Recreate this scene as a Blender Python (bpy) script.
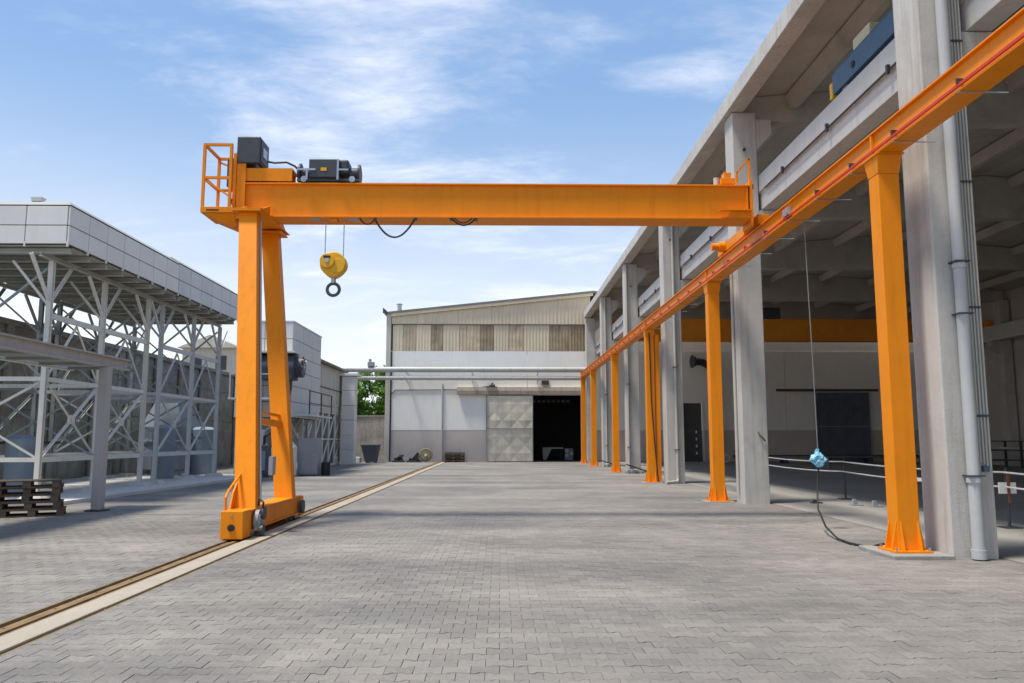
import bpy, math, random
from mathutils import Vector, Matrix
random.seed(7)
S = bpy.context.scene
for o in list(bpy.data.objects): bpy.data.objects.remove(o)
COL = S.collection

# ------------------------------------------------------------------ camera
cd = bpy.data.cameras.new('camera'); cam = bpy.data.objects.new('camera', cd); COL.objects.link(cam)
cd.sensor_width = 36.0; cd.lens = 28.125; cd.clip_start = 0.1; cd.clip_end = 3000
cam.location = (0, 0, 1.6)
cam.rotation_euler = (math.radians(90 + 6.949), 0, math.radians(-0.853))
S.camera = cam

# ------------------------------------------------------------------ light
SUN = Vector((-0.33, -0.145, 1.0)).normalized()
EL = math.asin(SUN.z); AZ = math.atan2(SUN.x, SUN.y)
SKY_STRENGTH = 0.085; SUN_STRENGTH = 1.9; EXPOSURE = 1.36
S.view_settings.view_transform = 'Standard'; S.view_settings.look = 'None'
S.view_settings.exposure = EXPOSURE; S.view_settings.gamma = 1.0
S.view_settings.use_curve_mapping = False
sd = bpy.data.lights.new('sun', 'SUN'); sun = bpy.data.objects.new('sun', sd); COL.objects.link(sun)
sd.energy = SUN_STRENGTH; sd.angle = math.radians(10.0); sd.color = (1.0, 0.94, 0.85)
sun.rotation_euler = (-SUN).to_track_quat('-Z', 'Y').to_euler(); sun.location = (0, 0, 40)

def node(nt, t, loc=None, **kw):
    n = nt.nodes.new(t)
    for k, v in kw.items(): setattr(n, k, v)
    return n
def math_n(nt, op, a, b=None, clamp=False):
    n = nt.nodes.new('ShaderNodeMath'); n.operation = op; n.use_clamp = clamp
    for i, v in enumerate((a, b)):
        if v is None: continue
        if isinstance(v, (int, float)): n.inputs[i].default_value = v
        else: nt.links.new(v, n.inputs[i])
    return n.outputs[0]
def mixc(nt, fac, a, b, blend='MIX'):
    n = nt.nodes.new('ShaderNodeMix'); n.data_type = 'RGBA'; n.blend_type = blend
    for s, v in ((n.inputs[0], fac), (n.inputs[6], a), (n.inputs[7], b)):
        if isinstance(v, (int, float)): s.default_value = v
        elif isinstance(v, (tuple, list)): s.default_value = (*v[:3], 1)
        else: nt.links.new(v, s)
    return n.outputs[2]
def maprange(nt, v, a, b, c=0.0, d=1.0, smooth=True):
    n = nt.nodes.new('ShaderNodeMapRange'); n.interpolation_type = 'SMOOTHSTEP' if smooth else 'LINEAR'
    nt.links.new(v, n.inputs[0])
    for i, x in enumerate((a, b, c, d)): n.inputs[i + 1].default_value = x
    return n.outputs[0]
def noise(nt, vec, scale, detail=4, rough=0.55, dist=0.0):
    n = nt.nodes.new('ShaderNodeTexNoise'); n.inputs['Scale'].default_value = scale
    n.inputs['Detail'].default_value = detail; n.inputs['Roughness'].default_value = rough
    n.inputs['Distortion'].default_value = dist
    nt.links.new(vec, n.inputs['Vector']); return n.outputs[0]
def vscale(nt, vec, sc, off=(0, 0, 0)):
    n = nt.nodes.new('ShaderNodeMapping'); n.inputs['Scale'].default_value = sc; n.inputs['Location'].default_value = off
    nt.links.new(vec, n.inputs['Vector']); return n.outputs[0]

world = bpy.data.worlds.new('World'); S.world = world; world.use_nodes = True
nt = world.node_tree; nt.nodes.clear()
sky = node(nt, 'ShaderNodeTexSky', sky_type='NISHITA', sun_disc=False)
sky.sun_elevation = EL; sky.sun_rotation = AZ; sky.altitude = 100; sky.air_density = 1.15; sky.dust_density = 0.6; sky.ozone_density = 2.2
tc = node(nt, 'ShaderNodeTexCoord'); D = tc.outputs['Generated']
sep = node(nt, 'ShaderNodeSeparateXYZ'); nt.links.new(D, sep.inputs[0])
zc = math_n(nt, 'MAXIMUM', sep.outputs[2], 0.0); den = math_n(nt, 'ADD', zc, 0.16)
cx = math_n(nt, 'DIVIDE', sep.outputs[0], den); cy = math_n(nt, 'DIVIDE', sep.outputs[1], den)
cmb = node(nt, 'ShaderNodeCombineXYZ'); nt.links.new(cx, cmb.inputs[0]); nt.links.new(cy, cmb.inputs[1])
P = cmb.outputs[0]
big = noise(nt, vscale(nt, P, (0.8, 1.0, 1), (2.2, 12.4, 0)), 0.9, 4, 0.55, 0.3)
wisp = noise(nt, vscale(nt, P, (1.0, 1.6, 1), (7.7, 2.2, 0)), 2.4, 10, 0.63, 0.45)
fine = noise(nt, vscale(nt, P, (1.0, 2.0, 1), (1.7, 9.2, 0)), 9.0, 6, 0.65, 0.3)
base = math_n(nt, 'ADD', math_n(nt, 'MULTIPLY', big, 0.50), math_n(nt, 'ADD', math_n(nt, 'MULTIPLY', wisp, 0.38), math_n(nt, 'MULTIPLY', fine, 0.12)))
# a few cumulus wisps that hang in the sky straight ahead: direction, half widths, weight
dens = base
for c, rx, rz, w in (
        ((-0.138, 0.863, 0.486), 0.17, 0.05, 0.08), ((-0.136, 0.900, 0.414), 0.080, 0.045, 0.09),
        ((0.104, 0.876, 0.471), 0.080, 0.035, 0.08), ((-0.246, 0.905, 0.347), 0.10, 0.03, 0.07),
        ((0.230, 0.877, 0.421), 0.10, 0.028, 0.09), ((0.0, 0.949, 0.315), 0.30, 0.035, 0.06)):
    s = node(nt, 'ShaderNodeVectorMath', operation='SUBTRACT'); nt.links.new(D, s.inputs[0]); s.inputs[1].default_value = c
    m = node(nt, 'ShaderNodeVectorMath', operation='MULTIPLY'); nt.links.new(s.outputs[0], m.inputs[0]); m.inputs[1].default_value = (1 / rx, 1 / rx, 1 / rz)
    l = node(nt, 'ShaderNodeVectorMath', operation='LENGTH'); nt.links.new(m.outputs[0], l.inputs[0])
    dens = math_n(nt, 'ADD', dens, math_n(nt, 'MULTIPLY', maprange(nt, l.outputs['Value'], 1.3, 0.0), w))
cover = math_n(nt, 'MULTIPLY', maprange(nt, dens, 0.465, 0.83), 0.85)
low = maprange(nt, sep.outputs[2], 0.44, 0.0)                       # thin haze towards the horizon
veil = math_n(nt, 'MULTIPLY', low, math_n(nt, 'ADD', 0.55, math_n(nt, 'MULTIPLY', wisp, 0.55)))
CLOUD = (8.1, 7.6, 7.1); HAZE = (5.3, 5.3, 5.3)
VEIL = (1.2, 2.05, 3.5)                                               # even high haze over the whole sky
final = mixc(nt, cover, mixc(nt, math_n(nt, 'MINIMUM', veil, 0.92), mixc(nt, 0.65, sky.outputs[0], VEIL), HAZE), CLOUD)
bg = node(nt, 'ShaderNodeBackground'); nt.links.new(final, bg.inputs[0]); bg.inputs[1].default_value = SKY_STRENGTH
wo = node(nt, 'ShaderNodeOutputWorld'); nt.links.new(bg.outputs[0], wo.inputs[0])

# ------------------------------------------------------------------ materials
MATS = {}
def pm(name, col, rough=0.6, metal=0.0, var=0.15, scale=2.0, bump=0.0, bscale=60, streak=0.0, stain=None, stain_amt=0.0, coords='Object', objvar=0.0, spec=0.4):
    m = bpy.data.materials.new(name); m.use_nodes = True; t = m.node_tree; b = t.nodes['Principled BSDF']
    tcn = t.nodes.new('ShaderNodeTexCoord')
    if coords == 'World':
        g = t.nodes.new('ShaderNodeNewGeometry'); v = g.outputs['Position']
    else: v = tcn.outputs['Object']
    n1 = noise(t, v, scale, 6, 0.6)
    f = maprange(t, n1, 0.25, 0.75, 1 - var, 1 + var, False)
    n2 = noise(t, v, scale * 9, 3, 0.6)
    f = math_n(t, 'MULTIPLY', f, maprange(t, n2, 0.2, 0.8, 1 - var * 0.5, 1 + var * 0.5, False))
    if objvar:
        oi = t.nodes.new('ShaderNodeObjectInfo')
        f = math_n(t, 'MULTIPLY', f, maprange(t, oi.outputs['Random'], 0, 1, 1 - objvar, 1 + objvar, False))
    vm = t.nodes.new('ShaderNodeVectorMath'); vm.operation = 'SCALE'; vm.inputs[0].default_value = col[:3]
    t.links.new(f, vm.inputs['Scale']); c = vm.outputs[0]
    if streak:
        ns = noise(t, vscale(t, v, (5, 5, 0.35)), 1.6, 5, 0.6)
        sm = maprange(t, ns, 0.48, 0.75, 0, streak)
        c = mixc(t, sm, c, tuple(x * 0.45 for x in (col[0], col[1] * 0.95, col[2] * 0.85)))
    if stain:
        ns = noise(t, v, scale * 0.7, 7, 0.65, 0.4)
        c = mixc(t, maprange(t, ns, 0.5, 0.72, 0, stain_amt), c, stain)
    t.links.new(c, b.inputs['Base Color'])
    b.inputs['Metallic'].default_value = metal
    b.inputs['Specular IOR Level'].default_value = spec
    r = maprange(t, n2, 0.2, 0.8, max(0.05, rough - 0.1), min(1, rough + 0.1), False)
    t.links.new(r, b.inputs['Roughness'])
    if bump:
        nb = noise(t, v, bscale, 4, 0.6)
        bn = t.nodes.new('ShaderNodeBump'); bn.inputs['Strength'].default_value = bump; bn.inputs['Distance'].default_value = 0.02
        t.links.new(nb, bn.inputs['Height']); t.links.new(bn.outputs[0], b.inputs['Normal'])
    MATS[name] = m; return m
ORANGE = pm('orange_paint', (0.85, 0.262, 0.004), 0.5, 0, 0.07, 1.2, 0.04, 90, streak=0.22, stain=(0.60, 0.19, 0.012), stain_amt=0.22, spec=0.22)
ORANGE_IN = pm('old_orange_paint', (0.82, 0.29, 0.02), 0.6, 0, 0.12, 1.2)
YELLOW = pm('yellow_paint', (0.80, 0.42, 0.01), 0.4, 0, 0.08, 4, streak=0.15)
CONC = pm('precast_concrete', (0.53, 0.507, 0.468), 0.85, 0, 0.10, 1.1, 0.25, 45, streak=0.38, stain=(0.33, 0.31, 0.275), stain_amt=0.45)
CONC_L = pm('pale_concrete', (0.60, 0.585, 0.55), 0.85, 0, 0.08, 1.4, 0.2, 45, streak=0.25)
CONC_ROOF = pm('roof_concrete', (0.50, 0.46, 0.40), 0.9, 0, 0.14, 0.8, 0.2, 30, stain=(0.2, 0.19, 0.17), stain_amt=0.4)
PADC = pm('pad_concrete', (0.30, 0.285, 0.26), 0.9, 0, 0.15, 2.5, 0.4, 40, stain=(0.20, 0.19, 0.17), stain_amt=0.5)
STRIP = pm('rail_strip_concrete', (0.38, 0.33, 0.26), 0.9, 0, 0.10, 1.3, 0.3, 60, stain=(0.28, 0.235, 0.18), stain_amt=0.6, coords='World')
RUST = pm('rusty_steel', (0.22, 0.14, 0.065), 0.8, 0.1, 0.35, 3, 0.3, 50, coords='World')
DIRT = pm('brown_dirt', (0.23, 0.165, 0.09), 0.95, 0, 0.35, 4, 0.6, 30, coords='World')
WHITE = pm('white_render', (0.86, 0.83, 0.775), 0.85, 0, 0.05, 0.5, 0.12, 40, streak=0.12)
GREYBAND = pm('grey_band_paint', (0.56, 0.50, 0.45), 0.85, 0, 0.07, 0.6, 0.1, 40, streak=0.12)
BEIGE = pm('beige_cladding', (0.68, 0.57, 0.40), 0.65, 0, 0.08, 0.8, streak=0.25, objvar=0.08)
TAN = pm('faded_cladding', (0.54, 0.43, 0.29), 0.75, 0, 0.28, 1.6, streak=0.75, objvar=0.10)
BROWN = pm('weathered_cladding', (0.34, 0.26, 0.17), 0.8, 0, 0.35, 1.6, streak=0.75, objvar=0.12)
DOORM = pm('pale_door_steel', (0.68, 0.63, 0.50), 0.6, 0, 0.12, 1.5, streak=0.3, stain=(0.42, 0.38, 0.30), stain_amt=0.45, objvar=0.13)
DOORD = pm('shaded_door_steel', (0.10, 0.115, 0.15), 0.6, 0, 0.12, 1.5, streak=0.3, objvar=0.08)  # second sliding door: the hall's shade is put into its dark colour
PANEL = pm('light_grey_panel', (0.72, 0.695, 0.64), 0.5, 0, 0.05, 1.2, streak=0.10, objvar=0.04)
PANEL_B = pm('blue_grey_panel', (0.62, 0.62, 0.60), 0.5, 0, 0.06, 1.2, streak=0.12, objvar=0.04)
ROOFG = pm('grey_roof_sheet', (0.36, 0.36, 0.34), 0.6, 0, 0.08, 1.2, streak=0.1)
SEAM = pm('dark_joint', (0.10, 0.105, 0.11), 0.8)
STEELW = pm('white_green_steel', (0.70, 0.68, 0.61), 0.5, 0, 0.08, 2, streak=0.2)
STEELB = pm('blue_grey_steel', (0.58, 0.595, 0.585), 0.5, 0, 0.08, 2, streak=0.2)
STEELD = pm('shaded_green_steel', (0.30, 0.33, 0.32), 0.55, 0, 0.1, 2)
SOFFIT = pm('gallery_floor_steel', (0.42, 0.42, 0.38), 0.7, 0, 0.12, 1)
GALV = pm('galvanised_steel', (0.46, 0.49, 0.52), 0.35, 0.5, 0.10, 3, streak=0.15)
PVC = pm('grey_plastic_pipe', (0.46, 0.47, 0.47), 0.45, 0, 0.05, 2, streak=0.15)
PIPEW = pm('white_pipe_cladding', (0.50, 0.49, 0.44), 0.45, 0.1, 0.08, 1.5, streak=0.25)
CHAR = pm('charcoal_enclosure', (0.055, 0.058, 0.065), 0.5, 0, 0.15, 4)
BLACK = pm('black_rubber', (0.018, 0.018, 0.02), 0.6, 0, 0.2, 5)
STEEL = pm('bare_steel', (0.42, 0.43, 0.45), 0.35, 0.8, 0.15, 6)
REDR = pm('red_conductor', (0.55, 0.045, 0.02), 0.5, 0, 0.1, 4)
WOOD = pm('weathered_wood', (0.12, 0.09, 0.065), 0.9, 0, 0.3, 5, 0.4, 50, objvar=0.25)
STONE = pm('retaining_wall_concrete', (0.34, 0.31, 0.27), 0.95, 0, 0.45, 0.9, 1.0, 9, streak=0.5, stain=(0.24, 0.22, 0.19), stain_amt=0.7)
FLOORC = pm('hall_floor_concrete', (0.29, 0.275, 0.25), 0.7, 0, 0.14, 0.35, 0.15, 30, stain=(0.17, 0.165, 0.16), stain_amt=0.5, coords='World')
TANK = pm('blue_grey_tank', (0.24, 0.29, 0.34), 0.5, 0, 0.1, 1.5, streak=0.3)
CABIN = pm('grey_cabinet', (0.30, 0.31, 0.33), 0.55, 0, 0.07, 1.5, streak=0.15)
BLUEC = pm('blue_crane_paint', (0.055, 0.12, 0.19), 0.5, 0, 0.12, 1.5)
CREAM = pm('cream_plastic', (0.62, 0.56, 0.38), 0.6)
BAG = pm('light_blue_plastic_wrap', (0.22, 0.52, 0.68), 0.35, 0, 0.2, 8, 0.5, 12)
GLASS = pm('dark_pane', (0.03, 0.034, 0.04), 0.12)
CREAMW = pm('cream_wall', (0.56, 0.52, 0.44), 0.8, 0, 0.08, 0.7, streak=0.35)
ROOFM = pm('roof_sheet', (0.20, 0.18, 0.155), 0.7, 0, 0.15, 0.8)
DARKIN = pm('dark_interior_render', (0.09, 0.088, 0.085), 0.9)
BIN = pm('dark_blue_bin', (0.07, 0.085, 0.11), 0.6, 0, 0.15, 2)
PEBBLE = pm('red_oxide', (0.22, 0.08, 0.05), 0.7)
FASC = pm('dark_flashing', (0.12, 0.11, 0.10), 0.7)

def paver_mat(name, individual=True):
    m = bpy.data.materials.new(name); m.use_nodes = True; t = m.node_tree; b = t.nodes['Principled BSDF']
    g = t.nodes.new('ShaderNodeNewGeometry'); v = g.outputs['Position']
    A, Bc = (0.212, 0.200, 0.182), (0.262, 0.246, 0.222)
    mort = None
    if individual:
        oi = t.nodes.new('ShaderNodeObjectInfo')
        r = math_n(t, 'FRACT', math_n(t, 'ADD', g.outputs['Random Per Island'], oi.outputs['Random']))
        c = mixc(t, r, A, Bc)
    else:
        br = t.nodes.new('ShaderNodeTexBrick'); t.links.new(v, br.inputs['Vector'])
        br.inputs['Scale'].default_value = 1; br.inputs['Brick Width'].default_value = 0.2; br.inputs['Row Height'].default_value = 0.165
        br.inputs['Mortar Size'].default_value = 0.004; br.inputs['Mortar Smooth'].default_value = 0.4; br.offset = 0.5
        br.inputs['Color1'].default_value = (*A, 1); br.inputs['Color2'].default_value = (*Bc, 1); br.inputs['Mortar'].default_value = (0.19, 0.185, 0.175, 1)
        c = br.outputs['Color']; mort = br.outputs['Fac']
    # rows laid with slightly different batches, long soft stains, small grime
    ns = noise(t, vscale(t, v, (0.10, 0.55, 1)), 1.0, 5, 0.6)
    c = mixc(t, 1.0, c, mixc(t, maprange(t, ns, 0.3, 0.7), (0.74, 0.75, 0.77), (1.13, 1.12, 1.10)), 'MULTIPLY')
    n2 = noise(t, v, 0.33, 6, 0.62, 0.5)
    c = mixc(t, 1.0, c, mixc(t, maprange(t, n2, 0.32, 0.7), (0.80, 0.805, 0.82), (1.15, 1.135, 1.11)), 'MULTIPLY')
    n3 = noise(t, v, 26, 4, 0.7)
    c = mixc(t, 1.0, c, mixc(t, maprange(t, n3, 0.3, 0.7), (0.88, 0.88, 0.88), (1.10, 1.10, 1.10)), 'MULTIPLY')
    n4 = noise(t, v, 1.1, 5, 0.7, 0.8)
    c = mixc(t, maprange(t, n4, 0.58, 0.74, 0, 0.36), c, (0.31, 0.255, 0.21))       # sandy, rusty dust
    n5 = noise(t, vscale(t, v, (1.0, 1.0, 1), (13, 5, 0)), 0.8, 6, 0.7, 0.6)
    c = mixc(t, maprange(t, n5, 0.62, 0.74, 0, 0.38), c, (0.15, 0.15, 0.155))       # old oil and tyre marks
    t.links.new(c, b.inputs['Base Color'])
    t.links.new(maprange(t, n3, 0.2, 0.8, 0.70, 0.92, False), b.inputs['Roughness'])
    b.inputs['Specular IOR Level'].default_value = 0.3
    bn = t.nodes.new('ShaderNodeBump'); bn.inputs['Strength'].default_value = 0.35; bn.inputs['Distance'].default_value = 0.006
    h = noise(t, v, 60, 3, 0.6)
    if mort is not None: h = math_n(t, 'SUBTRACT', h, math_n(t, 'MULTIPLY', mort, 1.5))
    t.links.new(h, bn.inputs['Height']); t.links.new(bn.outputs[0], b.inputs['Normal'])
    return m
PAVER = paver_mat('grey_paver', True)
PAVEFAR = paver_mat('grey_paving_far', False)
JOINT = pm('joint_sand', (0.215, 0.20, 0.18), 0.95, 0, 0.2, 3, 0.3, 60, coords='World')

def leaf_mat():
    m = bpy.data.materials.new('leaf_green'); m.use_nodes = True; t = m.node_tree; b = t.nodes['Principled BSDF']
    g = t.nodes.new('ShaderNodeNewGeometry')
    c = mixc(t, g.outputs['Random Per Island'], (0.06, 0.16, 0.018), (0.16, 0.30, 0.04))
    t.links.new(c, b.inputs['Base Color']); b.inputs['Roughness'].default_value = 0.6
    tr = t.nodes.new('ShaderNodeBsdfTranslucent'); t.links.new(c, tr.inputs[0])
    mx = t.nodes.new('ShaderNodeMixShader'); mx.inputs[0].default_value = 0.35
    out = t.nodes['Material Output']; t.links.new(b.outputs[0], mx.inputs[1]); t.links.new(tr.outputs[0], mx.inputs[2]); t.links.new(mx.outputs[0], out.inputs[0])
    return m
LEAF = leaf_mat()
BARK = pm('bark', (0.10, 0.075, 0.05), 0.95, 0, 0.3, 6, 0.6, 20)

# ------------------------------------------------------------------ mesh helpers
ORG = {}
class MB:
    def __init__(s): s.v = []; s.f = []
    def add(s, vs, fs):
        k = len(s.v); s.v += [tuple(p) for p in vs]; s.f += [tuple(i + k for i in f) for f in fs]; return s
    def box(s, x0, x1, y0, y1, z0, z1):
        return s.add([(x0, y0, z0), (x1, y0, z0), (x1, y1, z0), (x0, y1, z0), (x0, y0, z1), (x1, y0, z1), (x1, y1, z1), (x0, y1, z1)],
                     [(0, 3, 2, 1), (4, 5, 6, 7), (0, 1, 5, 4), (1, 2, 6, 5), (2, 3, 7, 6), (3, 0, 4, 7)])
    def hexa(s, lo, hi):          # two quads, bottom and top
        return s.add(list(lo) + list(hi), [(0, 3, 2, 1), (4, 5, 6, 7), (0, 1, 5, 4), (1, 2, 6, 5), (2, 3, 7, 6), (3, 0, 4, 7)])
    def frame(s, p0, p1):
        d = (Vector(p1) - Vector(p0)).normalized(); up = Vector((0, 0, 1)) if abs(d.z) < 0.95 else Vector((0, 1, 0))
        a = d.cross(up).normalized(); return d, a, a.cross(d).normalized()
    def bar(s, p0, p1, w, h):
        d, a, u = s.frame(p0, p1); p0 = Vector(p0); p1 = Vector(p1)
        c = [(-w / 2, -h / 2), (w / 2, -h / 2), (w / 2, h / 2), (-w / 2, h / 2)]
        return s.hexa([p0 + a * x + u * y for x, y in c], [p1 + a * x + u * y for x, y in c])
    def angle(s, p0, p1, w, th=0.012):      # L section brace
        d, a, u = s.frame(p0, p1); p0 = Vector(p0); p1 = Vector(p1)
        pf = [(0, 0), (w, 0), (w, th), (th, th), (th, w), (0, w)]
        pf = [(x - w / 2, y - w / 2) for x, y in pf]
        return s.loft([p0 + a * x + u * y for x, y in pf], [p1 + a * x + u * y for x, y in pf])
    def loft(s, r0, r1, cap=True):
        n = len(r0); fs = [(i, (i + 1) % n, n + (i + 1) % n, n + i) for i in range(n)]
        if cap: fs += [tuple(range(n))[::-1], tuple(range(n, 2 * n))]
        return s.add(list(r0) + list(r1), fs)
    def ibeam(s, p0, p1, w, h, tw=0.02, tf=0.025):
        d, a, u = s.frame(p0, p1); p0 = Vector(p0); p1 = Vector(p1); W = w / 2; H = h / 2; t = tw / 2
        pf = [(-W, -H), (W, -H), (W, -H + tf), (t, -H + tf), (t, H - tf), (W, H - tf), (W, H), (-W, H), (-W, H - tf), (-t, H - tf), (-t, -H + tf), (-W, -H + tf)]
        return s.loft([p0 + a * x + u * y for x, y in pf], [p1 + a * x + u * y for x, y in pf])
    def cyl(s, p0, p1, r, n=16, r2=None):
        d, a, u = s.frame(p0, p1); p0 = Vector(p0); p1 = Vector(p1); r2 = r if r2 is None else r2
        an = [2 * math.pi * i / n for i in range(n)]
        return s.loft([p0 + (a * math.cos(t) + u * math.sin(t)) * r for t in an], [p1 + (a * math.cos(t) + u * math.sin(t)) * r2 for t in an])
    def tube(s, pts, r, n=8):
        pts = [Vector(p) for p in pts]; rings = []; k = len(s.v); pa = None
        for i, p in enumerate(pts):
            d = (pts[min(i + 1, len(pts) - 1)] - pts[max(i - 1, 0)]).normalized()
            if pa is None:
                up = Vector((0, 0, 1)) if abs(d.z) < 0.9 else Vector((0, 1, 0)); a = d.cross(up).normalized()
            else: a = (pa - d * pa.dot(d)).normalized()
            pa = a; u = a.cross(d)
            s.v += [tuple(p + (a * math.cos(2 * math.pi * j / n) + u * math.sin(2 * math.pi * j / n)) * r) for j in range(n)]
        for i in range(len(pts) - 1):
            for j in range(n):
                q = (j + 1) % n; s.f.append((k + i * n + j, k + i * n + q, k + (i + 1) * n + q, k + (i + 1) * n + j))
        s.f.append(tuple(k + j for j in range(n))[::-1]); s.f.append(tuple(k + (len(pts) - 1) * n + j for j in range(n)))
        return s
    def ring(s, c, R, r, axis='Y', n=20, m=8, sx=1.0):
        k = len(s.v); c = Vector(c)
        for i in range(n):
            t = 2 * math.pi * i / n
            for j in range(m):
                q = 2 * math.pi * j / m; rad = R + r * math.cos(q); h = r * math.sin(q)
                x, z = rad * math.cos(t) * sx, rad * math.sin(t)
                s.v.append(tuple(c + (Vector((x, h, z)) if axis == 'Y' else Vector((h, x, z)) if axis == 'X' else Vector((x, z, h)))))
        for i in range(n):
            for j in range(m):
                a, b = i, (i + 1) % n; q = (j + 1) % m
                s.f.append((k + a * m + j, k + b * m + j, k + b * m + q, k + a * m + q))
        return s
    def prism(s, poly, axis, a, b):        # poly in the two other axes, in order
        def P(p, t): return {'X': (t, p[0], p[1]), 'Y': (p[0], t, p[1]), 'Z': (p[0], p[1], t)}[axis]
        return s.loft([P(p, a) for p in poly], [P(p, b) for p in poly])
    def build(s, name, mat, parent=None, org=None, smooth=False, bevel=0.0):
        org = Vector(ORG[parent.name]) if parent is not None else Vector(org or (0, 0, 0))
        me = bpy.data.meshes.new(name); me.from_pydata([tuple(Vector(v) - org) for v in s.v], [], s.f)
        import bmesh as _b
        bm = _b.new(); bm.from_mesh(me); _b.ops.recalc_face_normals(bm, faces=bm.faces); bm.to_mesh(me); bm.free()
        me.materials.append(mat)
        if smooth:
            for p in me.polygons: p.use_smooth = True
            me.set_sharp_from_angle(angle=math.radians(35))
        o = bpy.data.objects.new(name, me); COL.objects.link(o)
        if parent is not None: o.parent = parent
        else: o.location = org
        ORG[o.name] = tuple(org)
        if bevel:
            b = o.modifiers.new('bevel', 'BEVEL'); b.width = bevel; b.segments = 2; b.limit_method = 'ANGLE'; b.angle_limit = math.radians(40)
        return o
def thing(name, loc, label, cat, group=None):
    o = bpy.data.objects.new(name, None); COL.objects.link(o); o.location = loc; o.empty_display_size = 0.2
    ORG[o.name] = tuple(loc); return tag(o, label, cat, group)
def tag(o, label, cat, group=None):
    o['label'] = label; o['category'] = cat
    if group: o['group'] = group
    return o
def structure(o): o['kind'] = 'structure'; return o
def stuff(o): o['kind'] = 'stuff'; return o
def BX(*a): return MB().box(*a)
def copy_tree(root, loc, label=None):
    r = root.copy(); COL.objects.link(r); r.location = loc
    if label: r['label'] = label
    for ch in list(root.children):
        c = ch.copy(); COL.objects.link(c); c.parent = r
        for g in list(ch.children):
            d = g.copy(); COL.objects.link(d); d.parent = c
    return r

# ------------------------------------------------------------------ ground and paving
GL, GR, SR, SE = -4.33, -4.06, -3.78, -3.70        # rail channel left/right, strip right, dark edge right
YN, YF, YP = 3.6, 57.0, 17.5                       # paving begins, ends, last real paver row
structure(BX(-900, 900, -300, 1500, -0.60, -0.155).build('ground', pm('far_ground', (0.20, 0.19, 0.17), 0.95, 0, 0.25, 0.05, coords='World')))
pave = MB(); pave.box(SE, 6.76, YP, YF, -0.15, 0.0); pave.box(-16.4, GL - .031, YP, YF, -0.15, 0.0)
pave.box(SE, 30, -12, YN, -0.15, 0.0); pave.box(-40, GL - .031, -12, YN, -0.15, 0.0)
pavement = structure(pave.build('pavement', PAVEFAR))
joint = MB(); joint.box(SE, 6.76, YN, YP, -0.15, -0.012); joint.box(-16.4, GL - .031, YN, YP, -0.15, -0.012)
structure(joint.build('paving_bed', JOINT))

PW, PH, AMP, GAP = 0.2, 0.165, 0.014, 0.0009
def paver_outline():
    xs = [(-.1, -1), (-.066, -1), (-.036, 1), (.036, 1), (.066, -1), (.1, -1)]
    bot = [(x, -PH / 2 + AMP * s) for x, s in xs]; top = [(x, PH / 2 - AMP * s) for x, s in xs][::-1]
    return bot + top
OUT = paver_outline()
def paver_geo(cx, cy, dz, lo=None, hi=None):
    """one interlocking paver: worn flat top, chamfered skirt"""
    vs = []
    for inset, z in ((GAP + 0.0016, dz), (GAP, dz - 0.004)):
        for x, y in OUT:
            X = cx + x - inset * (1 if x > 0 else -1) * (1 if abs(x) > .09 else 0)
            Y = cy + y - inset * (1 if y > 0 else -1)
            if lo is not None: X = max(lo, X)
            if hi is not None: X = min(hi, X)
            vs.append((X, Y, z))
    n = 12
    fs = [tuple(range(n))] + [(n + i, n + (i + 1) % n, (i + 1) % n, i) for i in range(n)]
    return vs, fs
one_v, one_f = paver_geo(0, 0, 0)
pme = bpy.data.meshes.new('paver'); pme.from_pydata(one_v, [], one_f); pme.materials.append(PAVER)
cells = []
for j in range(int((YP - YN) / PH)):
    cy = YN + PH / 2 + j * PH
    off = 0.1 if j % 2 else 0.0
    for i in range(-84, 36):
        cx = i * PW + off
        if cx - .1 < GL < cx + .1 or cx + .1 <= GL:
            if cx - .1 > -16.4 and cx - .1 < GL - .02: cells.append((cx, cy, None, GL - .034 if cx + .1 > GL - .034 else None))
        if cx + .1 > SE + .02 and cx - .1 < 6.74: cells.append((cx, cy, SE + .004 if cx - .1 < SE else None, 6.755 if cx + .1 > 6.755 else None))
def seen(c):
    if c[2] is not None or c[3] is not None: return False
    if abs(c[0]) > c[1] * 0.66: return False
    return c[1] > 4.98
near = sorted([c for c in cells if seen(c)], key=lambda c: c[1] ** 2 + c[0] ** 2)[:300]
nearset = set((c[0], c[1]) for c in near)
for c in near:
    o = bpy.data.objects.new('paver', pme); COL.objects.link(o); o.parent = pavement
    o.location = (c[0], c[1], random.uniform(-.0025, .0025)); o.rotation_euler = (random.uniform(-.008, .008), random.uniform(-.008, .008), random.uniform(-.006, .006))
mb = MB()
for c in cells:
    if (c[0], c[1]) in nearset: continue
    if c[1] < 4.4 and abs(c[0]) > 5: continue
    mb.add(*paver_geo(c[0], c[1], random.uniform(-.0025, .0025), c[2], c[3]))
me = bpy.data.meshes.new('paver'); me.from_pydata(mb.v, [], mb.f); me.materials.append(PAVER)
o = bpy.data.objects.new('paver', me); COL.objects.link(o); o.parent = pavement; stuff(o)

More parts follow.
